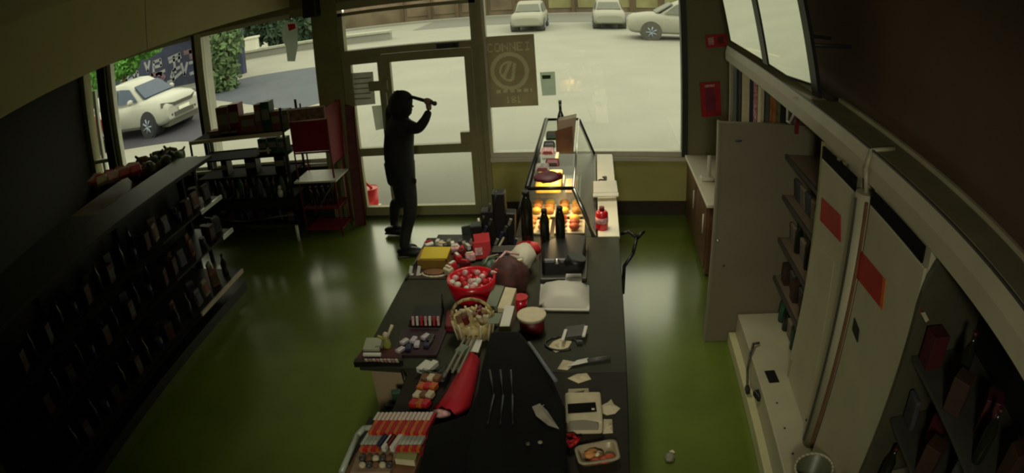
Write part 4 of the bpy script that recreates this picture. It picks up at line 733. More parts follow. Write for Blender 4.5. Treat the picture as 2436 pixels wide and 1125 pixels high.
# produce and packets on the far top side of the gondola (a second, lower deck facing the window)
bd = Thing('window_side_table', 'low display table behind the gondola, heaped with produce below the left window', 'table', (-5.0, 4.9, 0))
bd.part('top', MB().box(-5.3, -4.47, 3.0, 5.95, 1.3, 1.33), wood); 
for y in (3.05, 5.88):
    for x in (-5.25, -4.52): bd.part('leg', MB().box(x - .02, x + .02, y - .02, y + .02, 0, 1.3), blackm)
prod = mat('olive_produce', (.12, .11, .045), .6, var=.6, scale=18); prodd = mat('dark_produce', (.03, .035, .02), .6, var=.5, scale=18)
for i in range(30):
    px = 318 + (i % 10) * 12 + (i // 10) * 3; py = 404 - (i % 10) * 4.4 + (i // 10) * 9
    q = at(px, py, z=1.38); r = .055 + .02 * ((i * 7) % 3)
    if not (-5.25 < q.x < -4.5 and q.y < 5.9): q.x = min(max(q.x, -5.2), -4.55); q.y = min(q.y, 5.85)
    m = (prod, prodd, brown, prod, green)[i % 5]
    t = Thing('leafy_bundle', ('olive', 'near black', 'brown', 'olive', 'green')[i % 5] + ' leafy bundle in the heap below the left window', 'produce', (q.x, q.y, 1.331), i, 'leafy bundles heaped below the left window', local=True)
    t.part('bundle', MB().ball((0, 0, r * .9), (r, r * 1.25, r * .9), 9, 6, .29), m); t.part('stalks', MB().tube((0, 0, r), (r * .6, r * 1.2, r * 1.9), r * .35, r * .16, 7), prodd)
for i in range(12):
    px = 226 + i * 9; py = 432 - i * 2.8 + (i % 3) * 5
    q = at(px, py, z=1.45)
    lb = ('pale pink', 'bright red', 'cream', 'bright red', 'pale pink')[i % 5] + ' packet lying in the row at the far left end of the top deck'
    t = Thing('flat_packet', lb, 'packet', (q.x, q.y, 1.451), 0, 'flat red and pale packets on the gondola top', local=True)
    t.part('pouch', MB().cbox((0, 0, .035), (.15, .2, .045), rz=.4 * (i % 3), rx=.2), (pink, redp, cream, redp, pink)[i % 5], bevel=.01); t.part('seal', MB().cbox((.0, .08, .04), (.08, .02, .01), rz=.4 * (i % 3), rx=.25), cream)
gd.part('top_deck_end', MB().box(-4.95, -4.42, 2.2, 3.9, 1.41, 1.45), shelf_m)
# ------------------------------------------------------------------ wire rack by the window
rk = Thing('wire_rack', 'tall dark wire shelf rack standing against the left window', 'rack', (-4.2, 6.75, 0))
RX0, RX1, RY0, RY1 = -4.98, -3.52, 6.52, 6.95
for x, top_ in ((RX0, 1.38), (RX1, 1.66)):
    for y in (RY0, RY1): rk.part('post', MB().tube((x, y, .04), (x, y, top_), .017), blackm)
for z in (1.36, 1.08, .84, .55, .22):
    m = MB()
    for y in (RY0, RY1): m.tube((RX0, y, z), (RX1, y, z), .01, n=6)
    m.box(RX0, RX1, RY0, RY1, z - .012, z - .002); rk.part('shelf', m, rshelf)
for z in (.34,): rk.part('basket_rim', MB().path([(RX0, RY0 - .08, z + .02), ((RX0 + RX1) / 2, RY0 - .14, z - .03), (RX1, RY0 - .06, z + .02)], .012), dgrey)
rk.part('foot', MB().tube((RX1 - .02, RY0 - .02, .0), (RX1 - .02, RY0 - .02, .2), .022), white, label='pale front foot')
for x in (RX0, RX1): rk.part('foot', MB().tube((x, RY1, .0), (x, RY1, .1), .02), blackm)
rk.part('foot', MB().tube((RX0, RY0, .0), (RX0, RY0, .1), .02), blackm)
rk.part('price_rail', MB().box(RX0, RX1, RY0 - .03, RY0 - .01, 1.33, 1.375), cream)
boxes = [((524, 296), (550, 293), 254, 'brown dark green carton, leftmost on the top shelf of the wire rack', brown), ((554, 293), (577, 291), 246, 'tall dark red carton, second on the top shelf of the wire rack', dred), ((580, 292), (612, 289), 272, 'low dark brown carton in the middle of the top rack shelf', brown),
         ((614, 290), (628, 288), 246, 'slim brown carton left of centre right on the top rack shelf', brown), ((630, 289), (650, 287), 240, 'tall dark carton on the top shelf of the wire rack, beside the slim brown one', dgreen), ((652, 288), (672, 285), 262, 'red brown carton near the right end of the top rack shelf', mat('red_brown_card', (.16, .06, .035), .7)), ((674, 286), (690, 284), 260, 'olive carton at the right end of the top rack shelf', mat('olive_card', (.1, .11, .05), .7)),
         ((508, 345), (532, 343), 322, 'dark carton, leftmost on the second rack shelf', brown), ((536, 343), (556, 342), 326, 'dark red carton, second on the second rack shelf', dred), ((558, 342), (577, 341), 320, 'black carton, third on the second rack shelf', black),
         ((620, 346), (640, 345), 328, 'dark green low pack on the second rack shelf, left of the pair', dgreen), ((644, 345), (664, 343), 316, 'dark green taller pack on the second rack shelf', dgreen), ((668, 343), (685, 342), 326, 'green pack at the right of the second rack shelf', green),
         ((620, 378), (656, 376), 350, 'white carton standing out on the third shelf of the wire rack', white), ((590, 398), (616, 397), 358, 'black carton left of the white one on the third rack shelf', black), ((660, 396), (684, 394), 368, 'black carton right of the white one on the third rack shelf', black), ((534, 402), (548, 402), 380, 'small black pack at the left of the third rack shelf', black)]
for (bl, br, tp, lb, m) in boxes:
    y = 6.7; a, b_ = at(*bl, y=y), at(*br, y=y); h = at(bl[0], tp, y=y).z
    z0 = min((1.36, 1.08, .84), key=lambda v: abs(v - a.z))
    t = Thing('rack_carton', lb, 'carton', ((a.x + b_.x) / 2, y, z0)); h = min(max(h, z0 + .08), z0 + (.2 if z0 < 1.3 else .5))
    t.part('box', MB().box(a.x, b_.x, y - .07, y + .07, z0, h), m, bevel=.004); t.part('print_band', MB().box(a.x + .01, b_.x - .01, y - .073, y - .07, z0 + (h - z0) * .4, z0 + (h - z0) * .75), grey if m is not white else cream)
for i in range(13): put(('dark_bottle', 'dark_bottle', 'green_bottle')[i % 3], RX0 + .1 + i * .105, 6.62 + .03 * (i % 2), .55, i, 'in the row on the fourth shelf of the wire rack', 'bottles on the fourth rack shelf', 1.05)
for i in range(9): put(('grey_tin', 'pale_pouch', 'brown_carton')[i % 3], RX0 + .12 + i * .15, 6.6 + .04 * (i % 2), .22, i * .3, 'on the lowest shelf of the wire rack', 'goods on the lowest rack shelf', .8)
t = Thing('pale_figurine_jar', 'small white jar at the right of the fourth rack shelf', 'jar', at(660, 420, y=6.56)); q = t.loc; q.z = .55; t.o.location = q; t.part('body', MB().lathe(q, [(.03, 0), (.035, .06), (.02, .09)], 12), white); t.part('lid', MB().ball(q + Vector((0, 0, .12)), (.025, .025, .03), 10, 6), white)
# ------------------------------------------------------------------ red display stand
rs = Thing('red_display_stand', 'red topped display stand with a white shelf beside the door pillar', 'display stand', (-3.2, 6.8, 0))
sx0, sx1, sy0, sy1 = -3.46, -2.98, 6.62, 6.95
for x in (sx0, sx1):
    for y in (sy0, sy1): rs.part('post', MB().tube((x, y, 0), (x, y, 1.6), .011), dred)
rs.part('header_sign', MB().box(sx0 - .01, sx1 + .01, sy0 - .02, sy0, 1.46, 1.6), mat('header_print', (.16, .1, .07), .6, var=.7, scale=14), label='patterned header sign with pale frame')
rs.part('header_frame', MB().path([(sx0, sy0 - .02, 1.46), (sx0, sy0 - .02, 1.61), (sx1, sy0 - .02, 1.61), (sx1, sy0 - .02, 1.46), (sx0, sy0 - .02, 1.46)], .008, 6), pink)
rs.part('red_panel', MB().box(sx0, sx1, sy0 - .012, sy0, 1.08, 1.45), mat('deep_red_panel', (.2, .004, .01), .5, var=.1), label='deep red panel')
rs.part('side_panel', MB().box(sx1, sx1 + .012, sy0, sy1 + .1, .9, 1.58), mat('side_red', (.22, .004, .012), .6, var=.1), label='bright red side panel')
rs.part('shelf', MB().box(sx0 - .02, sx1 + .06, sy0 - .1, sy1, .72, .74), white, label='white shelf')
rs.part('shelf', MB().box(sx0, sx1, sy0, sy1, 1.05, 1.07), dred)
rs.part('lower_shelf', MB().box(sx0, sx1, sy0, sy1, .35, .37), dred); rs.part('lower_shelf', MB().box(sx0, sx1, sy0, sy1, .08, .1), dred)
rs.part('brace', MB().tube((sx0, sy0, .1), (sx1, sy0, .7), .007), dgrey)
for i in range(5): put('dark_bottle', sx0 + .07 + i * .085, 6.75, .37, i, 'on the lower shelf of the red display stand', 'bottles in the red stand', .9)
t = Thing('red_banner_board', 'tall dark red board leaning against the pillar beside the door', 'board', (-2.93, 6.95, 0)); t.part('board', MB().prism([(-2.93, 6.93, .0), (-2.8, 6.97, .0), (-2.82, 7.13, 1.45), (-2.93, 7.1, 1.5)], vec=(0, .02, 0)), mat('dull_red_board', (.11, .016, .012), .6, var=.3), bevel=.003); t.part('edge', MB().tube((-2.8, 6.96, 0), (-2.82, 7.12, 1.45), .01), dred)
t = Thing('pale_broom_handle', 'pale stick leaning beside the red board at the door', 'stick', at(834, 520, z=0)); a, b_ = at(832, 520, z=0), at(812, 392, y=7.08); t.part('stick', MB().tube(a, b_, .014), mat('pale_pink_stick', (.4, .27, .22), .5)); t.part('tip', MB().tube(a, a + (b_ - a) * .06, .02), dred)
# ------------------------------------------------------------------ right wall: display unit, mirrors, cabinets
UX = 1.4
uf = Thing('wall_display_unit', 'long pale enamel display unit with canopy and base along the right wall', 'display unit', (1.6, 3.5, 0))
enam = offw
UY0, UY1 = .9, 4.43
uf.part('base_lip', MB().box(1.1, 1.16, UY0, UY1, .0, .1), mat('cream_lip', s2l((190, 186, 142)), .4, var=.05), label='bright cream kick lip', bevel=.006)
for a, b_ in ((UY0, 2.5), (2.505, UY1)): uf.part('base_deck', MB().box(1.16, 1.93, a, b_, 0, .272), enam, bevel=.008)
uf.part('back_panel', MB().box(1.88, 1.93, UY0, 7.0, .27, 2.05), dwall_m)
uf.part('canopy_front', MB().prism([(UX, UY0, 1.985), (UX - .0, UY0, 2.07), (UX + .02, UY0, 2.14), (UX + .06, UY0, 2.14), (UX + .06, UY0, 1.985)], vec=(0, 6.62 - UY0, 0)), enam)
uf.part('canopy_top', MB().box(UX + .06, 1.7, UY0, 4.0, 2.11, 2.14), mat('dusty_canopy', s2l((112, 108, 84)), .7, var=.15, scale=4))
uf.part('canopy_step', MB().box(UX + .02, UX + .035, UY0, 6.62, 2.138, 2.15), dgrey)
uf.part('light_rail', MB().box(1.69, 1.72, UY0, 4.0, 2.14, 2.165), enam, label='pale rear rail of the canopy')
uf.part('mirror_ledge', MB().box(UX + .06, 1.6, 4.0, 6.62, 2.1, 2.14), enam)
# tall panel cabinets
def panel_cab(label, y0, y1, zb, zt, extra):
    t = Thing('panel_cabinet', label, 'cabinet', (UX + .2, (y0 + y1) / 2, zb))
    t.part('case', MB().box(UX + .01, 1.86, y0, y1, zb, zt + .1), enam)
    t.part('front_panel', MB().box(UX - .012, UX + .01, y0, y1, zb, zt), enam, bevel=.006)
    t.part('label_strip', MB().box(UX - .02, UX - .008, y0 + .03, y1 - .03, zt + .01, zt + .085), mat('matt_black', (.006, .006, .006), .9, spec=.1), label='black strip across the top')
    return t
c1 = panel_cab('pale tall cabinet farther from the camera, with the smaller red sticker and black strip', 2.9, 3.52, .275, 1.88, 0)
c2 = panel_cab('pale tall cabinet nearest the camera, with the larger red sticker and black square', 2.02, 2.72, .275, 1.9, 1)
def onx_(pts, x, th=-.006): return MB().prism([at(*p, x=x) for p in pts], vec=(th, 0, 0))
stick = mat('red_sticker', (.36, .018, .008), .5, var=.08)
c1.part('sticker', onx_([(1956, 470), (2000, 512), (2000, 576), (1952, 524)], UX - .0125), stick)
c1.part('raised_panel', onx_([(1935, 575), (1985, 620), (1930, 930), (1880, 850)], UX - .0125, -.004), offw)
c1.part('screw', MB().ball(at(1918, 998, x=UX - .013), (.01, .01, .01), 8, 5), dgrey)
for i in range(3): c1.part('strip_mark', onx_([(1992 + 14 * i, 372 + 10 * i), (1998 + 14 * i, 377 + 10 * i), (1997 + 14 * i, 384 + 10 * i), (1991 + 14 * i, 379 + 10 * i)], UX - .021, -.003), grey)
c2.part('sticker', onx_([(2046, 594), (2102, 660), (2094, 730), (2040, 662)], UX - .0125), stick)
c2.part('sticker_edge', onx_([(2102, 660), (2108, 666), (2100, 737), (2094, 730)], UX - .0125), orange)
c2.part('socket_plate', onx_([(2033, 756), (2044, 784), (2040, 814), (2028, 784)], UX - .0125), black)
c2.part('small_lock', MB().ball(at(2000, 796, x=UX - .013), (.008, .012, .02), 8, 5), dgrey)
uf.part('divider_post', MB().tube((UX - .0, 2.81, .275), (UX - .0, 2.81, 1.93), .06, n=16), enam); uf.part('divider_groove', MB().box(UX - .066, UX - .05, 2.8, 2.82, .3, 1.9), dgrey)
uf.part('divider_groove', MB().box(UX - .03, UX - .012, 2.735, 2.75, .3, 1.9), brown); uf.part('divider_curl', MB().path([(UX - .0, 2.81, 1.93), (UX - .012, 2.82, 2.05), (UX + .02, 2.84, 2.14), (UX + .2, 2.88, 2.15)], .014), enam)
# deck fittings
t = Thing('deck_cable', 'dark cable with plug curling over the pale base deck', 'cable', at(1800, 818, z=.28)); t.part('cable', MB().path([at(1806, 816, z=.29), at(1793, 818, z=.3), at(1786, 840, z=.29), at(1778, 880, z=.2), at(1778, 925, z=.13)], .01, 7), dgrey); t.part('plug', MB().cbox(at(1810, 940, z=.2) + Vector((-.02, 0, 0)), (.05, .09, .05), rz=.3), black, bevel=.01); t.part('connector', MB().cbox(at(1777, 932, z=.12) + Vector((0, 0, .02)), (.03, .07, .04)), black, bevel=.006)
uf.part('floor_socket', MB().prism([at(1818, 882, z=.276), at(1842, 880, z=.276), at(1854, 908, z=.276), at(1830, 910, z=.276)], -.004), black, label='dark square opening in the deck')
for p in ((1848, 958), (1866, 1018), (1885, 1078)): uf.part('screw', MB().ball(at(*p, z=.275), (.009, .009, .004), 8, 5), dgrey)
# recessed shelving bay between the partition and the first cabinet
by = Thing('bay_shelving', 'dim recessed bay of shelves between the grey partition and the pale cabinets', 'shelving', (1.65, 3.95, .27))
for z in (.62, .95, 1.3, 1.62): 
    by.part('shelf', MB().box(1.44, 1.86, 3.55, 4.42, z - .015, z), dwall_m); by.part('price_rail', MB().box(1.425, 1.44, 3.53, 4.42, z - .03, z + .005), dgrey)
by.part('side_panel', MB().box(UX - .01, UX + .03, 3.524, 3.549, .275, 1.98), mat('yellowish_edge', s2l((150, 148, 96)), .5), label='yellowish edge strip')
for k, z in enumerate((.275, .62, .95, 1.3)):
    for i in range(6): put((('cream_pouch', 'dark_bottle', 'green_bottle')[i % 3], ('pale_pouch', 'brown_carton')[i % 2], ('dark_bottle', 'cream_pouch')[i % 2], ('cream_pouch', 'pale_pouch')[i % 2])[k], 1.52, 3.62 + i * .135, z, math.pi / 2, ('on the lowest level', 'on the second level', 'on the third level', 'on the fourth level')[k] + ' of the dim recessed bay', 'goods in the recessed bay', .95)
# grey partition
pt_ = Thing('grey_partition', 'broad plain grey partition panel facing the camera at the end of the right aisle', 'partition', (1.3, 4.46, 0))
pt_.part('panel', MB().box(.9, 1.92, 4.45, 4.5, 0, 1.84), mat('grey_brown_panel', s2l((118, 112, 90)), .6, var=.08, scale=2), bevel=.004); pt_.part('edge_trim', MB().box(.89, .905, 4.445, 4.505, 0, 1.845), grey)
for p in ((1722, 632), (1708, 572)): pt_.part('door_pull' if p[1] < 600 else 'scuff', MB().ball(at(*p, y=4.448), (.014, .008, .008), 8, 5), chrome if p[1] < 600 else dgrey)
for p in ((1757, 335), ): pt_.part('scuff', MB().ball(at(*p, y=4.449), (.03, .004, .01), 8, 5), dgrey)
t = Thing('red_hanging_tag', 'small dark red object hanging above the right end of the partition', 'tag', at(1895, 300, y=4.44)); q = at(1895, 300, y=4.44); t.part('tag', MB().cbox(q, (.035, .02, .12)), dred, bevel=.004); t.part('string', MB().tube(q + Vector((0, 0, .06)), q + Vector((.02, 0, .2)), .004), black)
# small white topped cabinet behind the partition
wc = Thing('white_top_cabinet', 'small brown cabinet with a white top behind the partition, against the front wall', 'cabinet', (1.2, 6.3, 0))
wc.part('carcass', MB().box(1.06, 1.6, 5.6, 7.1, .02, .74), wood, bevel=.004); wc.part('top', MB().box(1.03, 1.62, 5.55, 7.12, .74, .77), MATS['white_worktop'], bevel=.004)
dr = wc.part('door', MB().box(1.045, 1.06, 5.65, 6.3, .06, .72), wood, bevel=.003); wc.part('handle', MB().tube((1.035, 5.75, .4), (1.035, 5.75, .6), .008), white, dr)
dr = wc.part('door', MB().box(1.045, 1.06, 6.34, 7.0, .06, .72), wood, bevel=.003); wc.part('handle', MB().tube((1.035, 6.4, .4), (1.035, 6.4, .6), .008), white, dr)
q = at(1686, 430, z=.77); t = Thing('white_tap', 'white upright tap on the small white topped cabinet', 'tap', q); t.part('spout', MB().tube(q, q + Vector((0, 0, .27)), .02), white); t.part('base', MB().cbox(q + Vector((-.02, 0, .03)), (.14, .1, .04)), white, bevel=.01)
# hanging goods seen over the partition
def hang(label, px0, px1, py0, py1, x, m, nm='hanging_garment', cat='garment'):
    a, b_ = at(px0, py1, x=x), at(px1, py1, x=x); zt_ = at((px0 + px1) / 2, py0, x=x).z; zb_ = min(a.z, b_.z) - .15
    t = Thing(nm, label, cat, (x, (a.y + b_.y) / 2, zb_)); N = 6; pts = []
    for i in range(N + 1): u = i / N; pts.append((x + .03 * math.sin(i * 2.1), a.y + (b_.y - a.y) * u))
    mb = MB()
    for (xa, ya), (xb, yb) in zip(pts, pts[1:]): mb.quad((xa, ya, zb_), (xb, yb, zb_), (xb, yb, zt_), (xa, ya, zt_))
    t.part('cloth', mb, m, solid=.012); t.part('hook', MB().tube((x, (a.y + b_.y) / 2, zt_), (x, (a.y + b_.y) / 2, zt_ + .05), .006), chrome); return t
hang('black hanging goods at the far end of the rail over the partition', 1738, 1762, 150, 295, 1.5, black, 'hanging_bag', 'bag')
hang('cream hanging garment, first of the pale ones from the front wall', 1765, 1784, 150, 296, 1.46, cream)
hang('navy hanging garment right of the cream one', 1786, 1796, 165, 292, 1.47, navy)
hang('pink grey hanging garment left of the white post', 1797, 1803, 180, 296, 1.46, pink)
hang('blue grey hanging garment right of the white post', 1814, 1830, 180, 296, 1.47, mat('blue_grey_cloth', (.07, .08, .09), .8, var=.2))
hang('orange hanging garment over the middle of the partition', 1834, 1848, 196, 284, 1.46, mat('orange_cloth', (.3, .12, .04), .8, var=.4, scale=10))
hang('olive hanging garment right of the orange one', 1851, 1860, 210, 290, 1.47, prod)
hang('black hanging garment at the near end of the rail', 1862, 1870, 215, 292, 1.47, black)
uf.part('rail_post', MB().box(UX, UX + .03, at(1806, 250, x=UX).y - .05, at(1806, 250, x=UX).y + .05, 1.3, 1.99), MATS['cream_paper'], label='cream upright post')
uf.part('rail_post', MB().box(UX, UX + .03, 6.38, 6.42, 1.0, 1.99), enam); uf.part('hanging_rail', MB().tube((1.47, 4.5, 1.97), (1.47, 6.9, 1.97), .012), chrome)
t = Thing('white_hangers', 'white looped hangers over the right end of the partition', 'hanger', at(1880, 290, x=1.42)); 
t.part('hanger', MB().path([at(1874, 222, x=1.42), at(1872, 288, x=1.42), at(1880, 292, x=1.42), at(1896, 250, x=1.42)], .01, 7), white); t.part('top_bar', MB().path([at(1868, 232, x=1.42), at(1900, 236, x=1.42)], .016, 7), white)
# leaning mirrors over the unit
mir = mat('mirror_glass', (.75, .77, .72), .03, metal=1, var=0)
def mp(u, z, off=0):
    """point on the leaning, slightly splayed mirror plane: u runs from the near to the far end, z is height above its bottom edge"""
    x = 1.56 - .26 * u + off; return Vector((x - z * .17, 4.05 + 1.9 * u, 2.962 - .522 * (1.56 - .26 * u) + z))
for u0, u1, lb in ((.555, .975, 'leaning wall mirror panel nearer the front wall, reflecting the bright window'), (.06, .5, 'leaning wall mirror panel nearer the camera, reflecting the bright window')):
    t = Thing('wall_mirror', lb, 'mirror', mp((u0 + u1) / 2, 0))
    H = 1.0
    t.part('mirror_pane', MB().prism([mp(u0, 0), mp(u1, 0), mp(u1, H), mp(u0, H)], vec=(.008, 0, 0)), mir)
    t.part('frame_bar', MB().prism([mp(u0 - .055, -.02, -.01), mp(u0, -.02, -.01), mp(u0, H, -.01), mp(u0 - .055, H, -.01)], vec=(.03, 0, 0)), black)
    t.part('back_board', MB().prism([mp(u0 - .03, -.01, .012), mp(u1, -.01, .012), mp(u1, H, .012), mp(u0 - .03, H, .012)], vec=(.02, 0, 0)), dwall_m)
    t.part('bracket', MB().tube(mp(u0 + .1, .3, .03), (1.95, mp(u0 + .1, 0).y, 2.5), .015), dgrey); t.part('bracket', MB().tube(mp(u1 - .1, .3, .03), (1.95, mp(u1 - .1, 0).y, 2.5), .015), dgrey)
# near dark shelf bay at the right edge, with goods
nb = Thing('near_shelf_bay', 'dark shelf bay with an arched side at the right edge, past the pale cabinets', 'shelving', (1.6, 1.4, 0))
nb.part('arched_side', MB().prism([(UX - .02, 1.98, .275), (UX - .02, 1.98, 1.75)] + [(UX - .02 + .3 * (1 - math.cos(a)), 1.98, 1.75 + .33 * math.sin(a)) for a in [i * math.pi / 16 for i in range(1, 9)]] + [(1.86, 1.98, 2.08), (1.86, 1.98, .275)], vec=(0, .03, 0)), mat('olive_side_glass', (.06, .058, .035), .3, var=.1), bevel=.004)
for z in (.75, 1.15, 1.5): nb.part('shelf', MB().box(1.3 if z < 1 else 1.42, 1.86, .7, 1.97, z - .02, z), grey if z < 1 else dgrey)
nb.part('back_panel', MB().box(1.84, 1.88, .7, 1.97, .27, 2.0), black)
for k, z in enumerate((.75, 1.15, 1.5)):
    for i in range(6): put((('dark_bottle', 'grey_tin', 'cream_pouch')[i % 3], ('pale_pouch', 'red_carton', 'brown_carton')[i % 3], ('red_carton', 'dark_bottle', 'brown_carton')[i % 3])[k], 1.5 + .12 * (i % 2), 1.9 - i * .17, z, math.pi / 2 + .3 * i, ('on the lower shelf', 'on the middle shelf', 'on the upper shelf')[k] + ' of the dark bay at the right edge', 'goods in the dark bay at the right edge')
t = Thing('red_price_strip', 'dull red strip angled across the dark bay at the right edge', 'strip', at(2170, 720, x=1.4)); t.part('strip', onx_([(2138, 668), (2146, 664), (2196, 738), (2190, 746)], 1.4), mat('dull_red_strip', (.25, .05, .025), .6)); t.part('tail', onx_([(2192, 744), (2200, 742), (2210, 762), (2204, 766)], 1.4), cream)
q = at(2018, 1100, z=.5); q.x = min(q.x, 1.255); t = Thing('round_bin', 'round pale rimmed bin at the bottom right corner beside the nearest cabinet', 'bin', (q.x, q.y, .272)); b = MB().lathe((q.x, q.y + .0, .275), [(.09, 0), (.12, .22), (.125, .23), (.115, .225), (.085, .01)], 28); t.part('bin', b, mat('olive_bin', (.1, .11, .06), .4, var=.1)); t.part('rim', MB().path([(q.x + .123 * math.cos(a), q.y + .123 * math.sin(a), .505) for a in [i * math.tau / 24 for i in range(25)]], .008, 6), offw)
for o in gk:
    for ch in list(o.children): bpy.data.objects.remove(ch)
    bpy.data.objects.remove(o)
# ------------------------------------------------------------------ the person with the stick
def skin(name, nodes, edges, root, parent, m, origin, lv=2):
    me = bpy.data.meshes.new(name); me.from_pydata([tuple(Vector(n[0]) - Vector(origin)) for n in nodes], edges, []); o = bpy.data.objects.new(name, me); COL.objects.link(o)
    sk = o.modifiers.new('skin', 'SKIN'); sk.use_smooth_shade = True; o.modifiers.new('sub', 'SUBSURF').levels = lv; o.modifiers['sub'].render_levels = lv
    for i, n in enumerate(nodes):
        r = n[1]; me.skin_vertices[0].data[i].radius = r if isinstance(r, tuple) else (r, r)
    me.skin_vertices[0].data[root].use_root = True
    me.materials.append(m); bpy.context.view_layer.update()
    me2 = bpy.data.meshes.new_from_object(o.evaluated_get(bpy.context.evaluated_depsgraph_get())); o.modifiers.clear(); o.data = me2; o.parent = parent; return o
PY = 6.3
pp_ = lambda x, y, Y=PY: at(x, y, y=Y)
fr, ft, bf = at(962, 596, z=.09), at(990, 592, z=.04), at(934, 540, z=.1)
base = Vector((fr.x, PY, 0))
pe = bpy.data.objects.new('person', None); COL.objects.link(pe); pe.location = base
tag(pe, 'person in dark hooded clothes by the door, swinging a stick raised overhead', 'person')
cloth = mat('black_hooded_fabric', (.006, .006, .008), .85, var=.3, scale=6, bump=.3, bscale=14); jeans = mat('dark_trousers', (.006, .006, .007), .8, var=.3, scale=6); sknm = mat('shaded_skin', (.2, .12, .08), .55, var=.05)
nodes = [(pp_(956, 395, 6.35), (.18, .15)), (pp_(948, 350, 6.35), (.2, .165)), (pp_(944, 310, 6.34), (.18, .15)), (pp_(952, 282, 6.33), (.10, .08)), (pp_(955, 262, 6.32), (.085, .09)), (pp_(954, 244, 6.32), .085),
         (pp_(970, 302, 6.2), .085), (pp_(996, 306, 6.12), .062), (pp_(1012, 284, 6.12), .05), (pp_(1021, 262, 6.14), .036),
         (pp_(934, 288, 6.5), .08), (pp_(926, 262, 6.5), .06), (pp_(942, 240, 6.46), .045),
         (pp_(966, 425, 6.28), .115), (pp_(974, 470, 6.2), .095), (pp_(978, 500, 6.16), .08), (pp_(968, 545, 6.14), .068), (Vector((fr.x, fr.y, .12)), .058), (Vector((ft.x - .05, ft.y + .02, .05)), .045), (Vector((ft.x + .02, ft.y + .02, .042)), .035),
         (pp_(952, 430, 6.45), .11), (pp_(958, 480, 6.52), .082), (Vector((bf.x + .08, 6.62, .4)), .075), (Vector((bf.x, 6.74, .14)), .055), (Vector((bf.x + .02, 6.66, .06)), .045), (Vector((bf.x + .1, 6.6, .045)), .035)]
edges = [(0, 1), (1, 2), (2, 3), (3, 4), (4, 5), (2, 6), (6, 7), (7, 8), (8, 9), (2, 10), (10, 11), (11, 12), (0, 13), (13, 14), (14, 15), (15, 16), (16, 17), (17, 18), (18, 19), (0, 20), (20, 21), (21, 22), (22, 23), (23, 24), (24, 25)]
skin('body', nodes, edges, 0, pe, cloth, base)
hd = pp_(957, 250, 6.31)
def pchild(name, mb, m, parent=pe, **k): return mb.build(name, m, parent, base if parent is pe else base, **k)
# head with face turned right, hood around it
hb2 = MB(); hb2.ball(hd, (.085, .095, .12), 20, 12); pchild('head', hb2, sknm)
fd = Vector((.93, .2, -.15)).normalized(); fs_ = fd.cross(Vector((0, 0, 1))).normalized()
fc_ = hd + fd * .088
pchild('nose', MB().tube(fc_ + Vector((0, 0, .02)), fc_ + fd * .022 - Vector((0, 0, .015)), .008, .014, 8), sknm)
pchild('mouth', MB().cbox(fc_ - Vector((0, 0, .05)) - fd * .008, (.035, .035, .008)), dred)
for sg in (-1, 1): pchild('eye', MB().ball(fc_ + fs_ * sg * .032 + Vector((0, 0, .02)) - fd * .008, (.012, .012, .009), 10, 6), white)
hood = MB(); n, m = 20, 12
ax = Matrix.Identity(3); ax.col[0] = fs_; ax.col[1] = fd; ax.col[2] = fs_.cross(fd)
for k in range(m + 1):
    th = .62 + (math.pi - .62) * k / m
    for i in range(n):
        ph = math.tau * i / n; v = Vector((math.sin(th) * math.cos(ph) * .125, math.cos(th) * .135 - .012, math.sin(th) * math.sin(ph) * .15)); hood.v.append(hd + ax @ v + Vector((0, 0, .006)))
for k in range(m):
    for i in range(n): hood.f.append((k * n + i, k * n + (i + 1) % n, (k + 1) * n + (i + 1) % n, (k + 1) * n + i)); hood.sm.append(True)
pchild('hood', hood, cloth, solid=.012)
pchild('jacket_hem', MB().lathe(pp_(955, 428, 6.35), [(.15, -.03), (.158, .0), (.165, .1), (.17, .2)], 20, 1, .85), cloth)
pchild('jacket_flap', MB().prism([pp_(978, 415, 6.22), pp_(990, 428, 6.22), pp_(990, 437, 6.22), pp_(978, 430, 6.22)], vec=(0, .02, 0)), cloth)
pchild('collar', MB().lathe(pp_(951, 284, 6.33), [(.12, -.05), (.1, .0), (.095, .05)], 18, 1, .9), cloth)
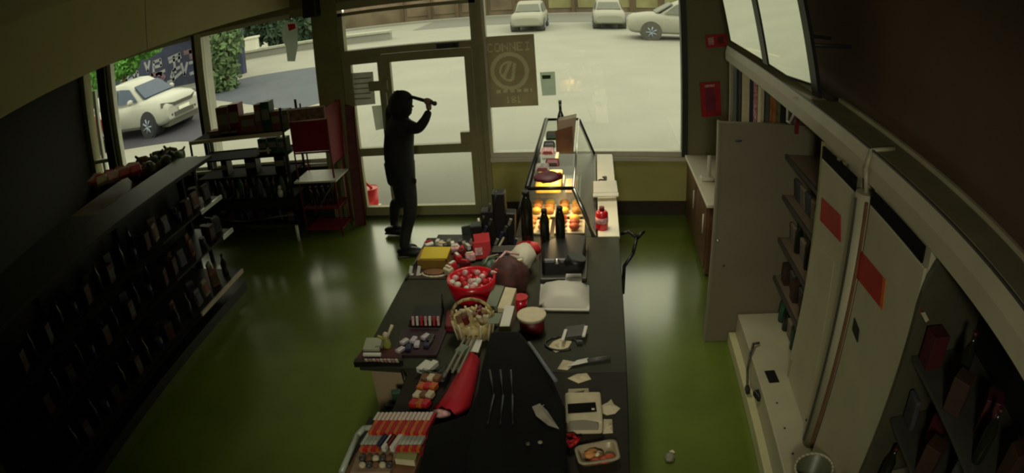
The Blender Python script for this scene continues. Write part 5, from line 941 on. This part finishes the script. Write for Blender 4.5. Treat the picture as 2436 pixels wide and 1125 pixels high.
for f, dirx in ((Vector((fr.x - .0, fr.y, 0)), 1), (Vector((bf.x, 6.66, .02)), 1)):
    tip = Vector((ft.x + .06, ft.y + .03, 0)) if f.z == 0 else f + Vector((.17, -.08, 0))
    d_ = (tip - f); d_.z = 0
    sh = pchild('shoe', MB().ball(f + d_ * .35 + Vector((0, 0, .05)), (.16, .07, .055), 16, 8), black)
    so_ = pchild('sole', MB().cbox(f + d_ * .35 + Vector((0, 0, .012)), (.3, .1, .024), rz=math.atan2(d_.y, d_.x) * .3), dgrey, bevel=.01)
# stick held in both hands, each hand with palm, four curled fingers and thumb
s0, s1 = pp_(938, 219, 6.44), pp_(1034, 246, 6.12)
sk_ = Thing('wooden_stick', 'dark stick held overhead in both hands by the person', 'stick', s0); sk_.part('shaft', MB().tube(s0, s1, .016, .02), mat('dark_stick_wood', (.03, .022, .014), .6)); sk_.part('butt', MB().ball(s1, (.025, .025, .025), 10, 6), MATS['dark_stick_wood'])
sd = (s1 - s0).normalized()
def hand(c, wrist):
    up = (c - wrist).normalized(); side = sd.cross(up).normalized()
    ns = [(wrist, .028), (wrist.lerp(c, .45), .03), (c - up * .03, (.034, .022))]; ed = [(0, 1), (1, 2)]
    for i, L in enumerate((.9, 1.05, 1, .8)):
        o = (i - 1.5) * .021; b0 = len(ns); r = .0095 - .001 * (i == 3)
        p = c + sd * o
        ns += [(p - up * .012 + side * .028, r), (p + up * .022 * L + side * .026, r), (p + up * .03 * L - side * .006, r), (p + up * .008 - side * .03, r * .9)]
        ed += [(2, b0), (b0, b0 + 1), (b0 + 1, b0 + 2), (b0 + 2, b0 + 3)]
    b0 = len(ns); ns += [(c - up * .03 - sd * .035, .011), (c - side * .024 - sd * .04, .0105), (c + up * .012 - side * .03 - sd * .022, .009)]; ed += [(1, b0), (b0, b0 + 1), (b0 + 1, b0 + 2)]
    return skin('hand', ns, ed, 0, pe, sknm, base, 2)
hand(s0.lerp(s1, .86), pp_(1021, 264, 6.14)); hand(s0.lerp(s1, .1), pp_(942, 242, 6.46))
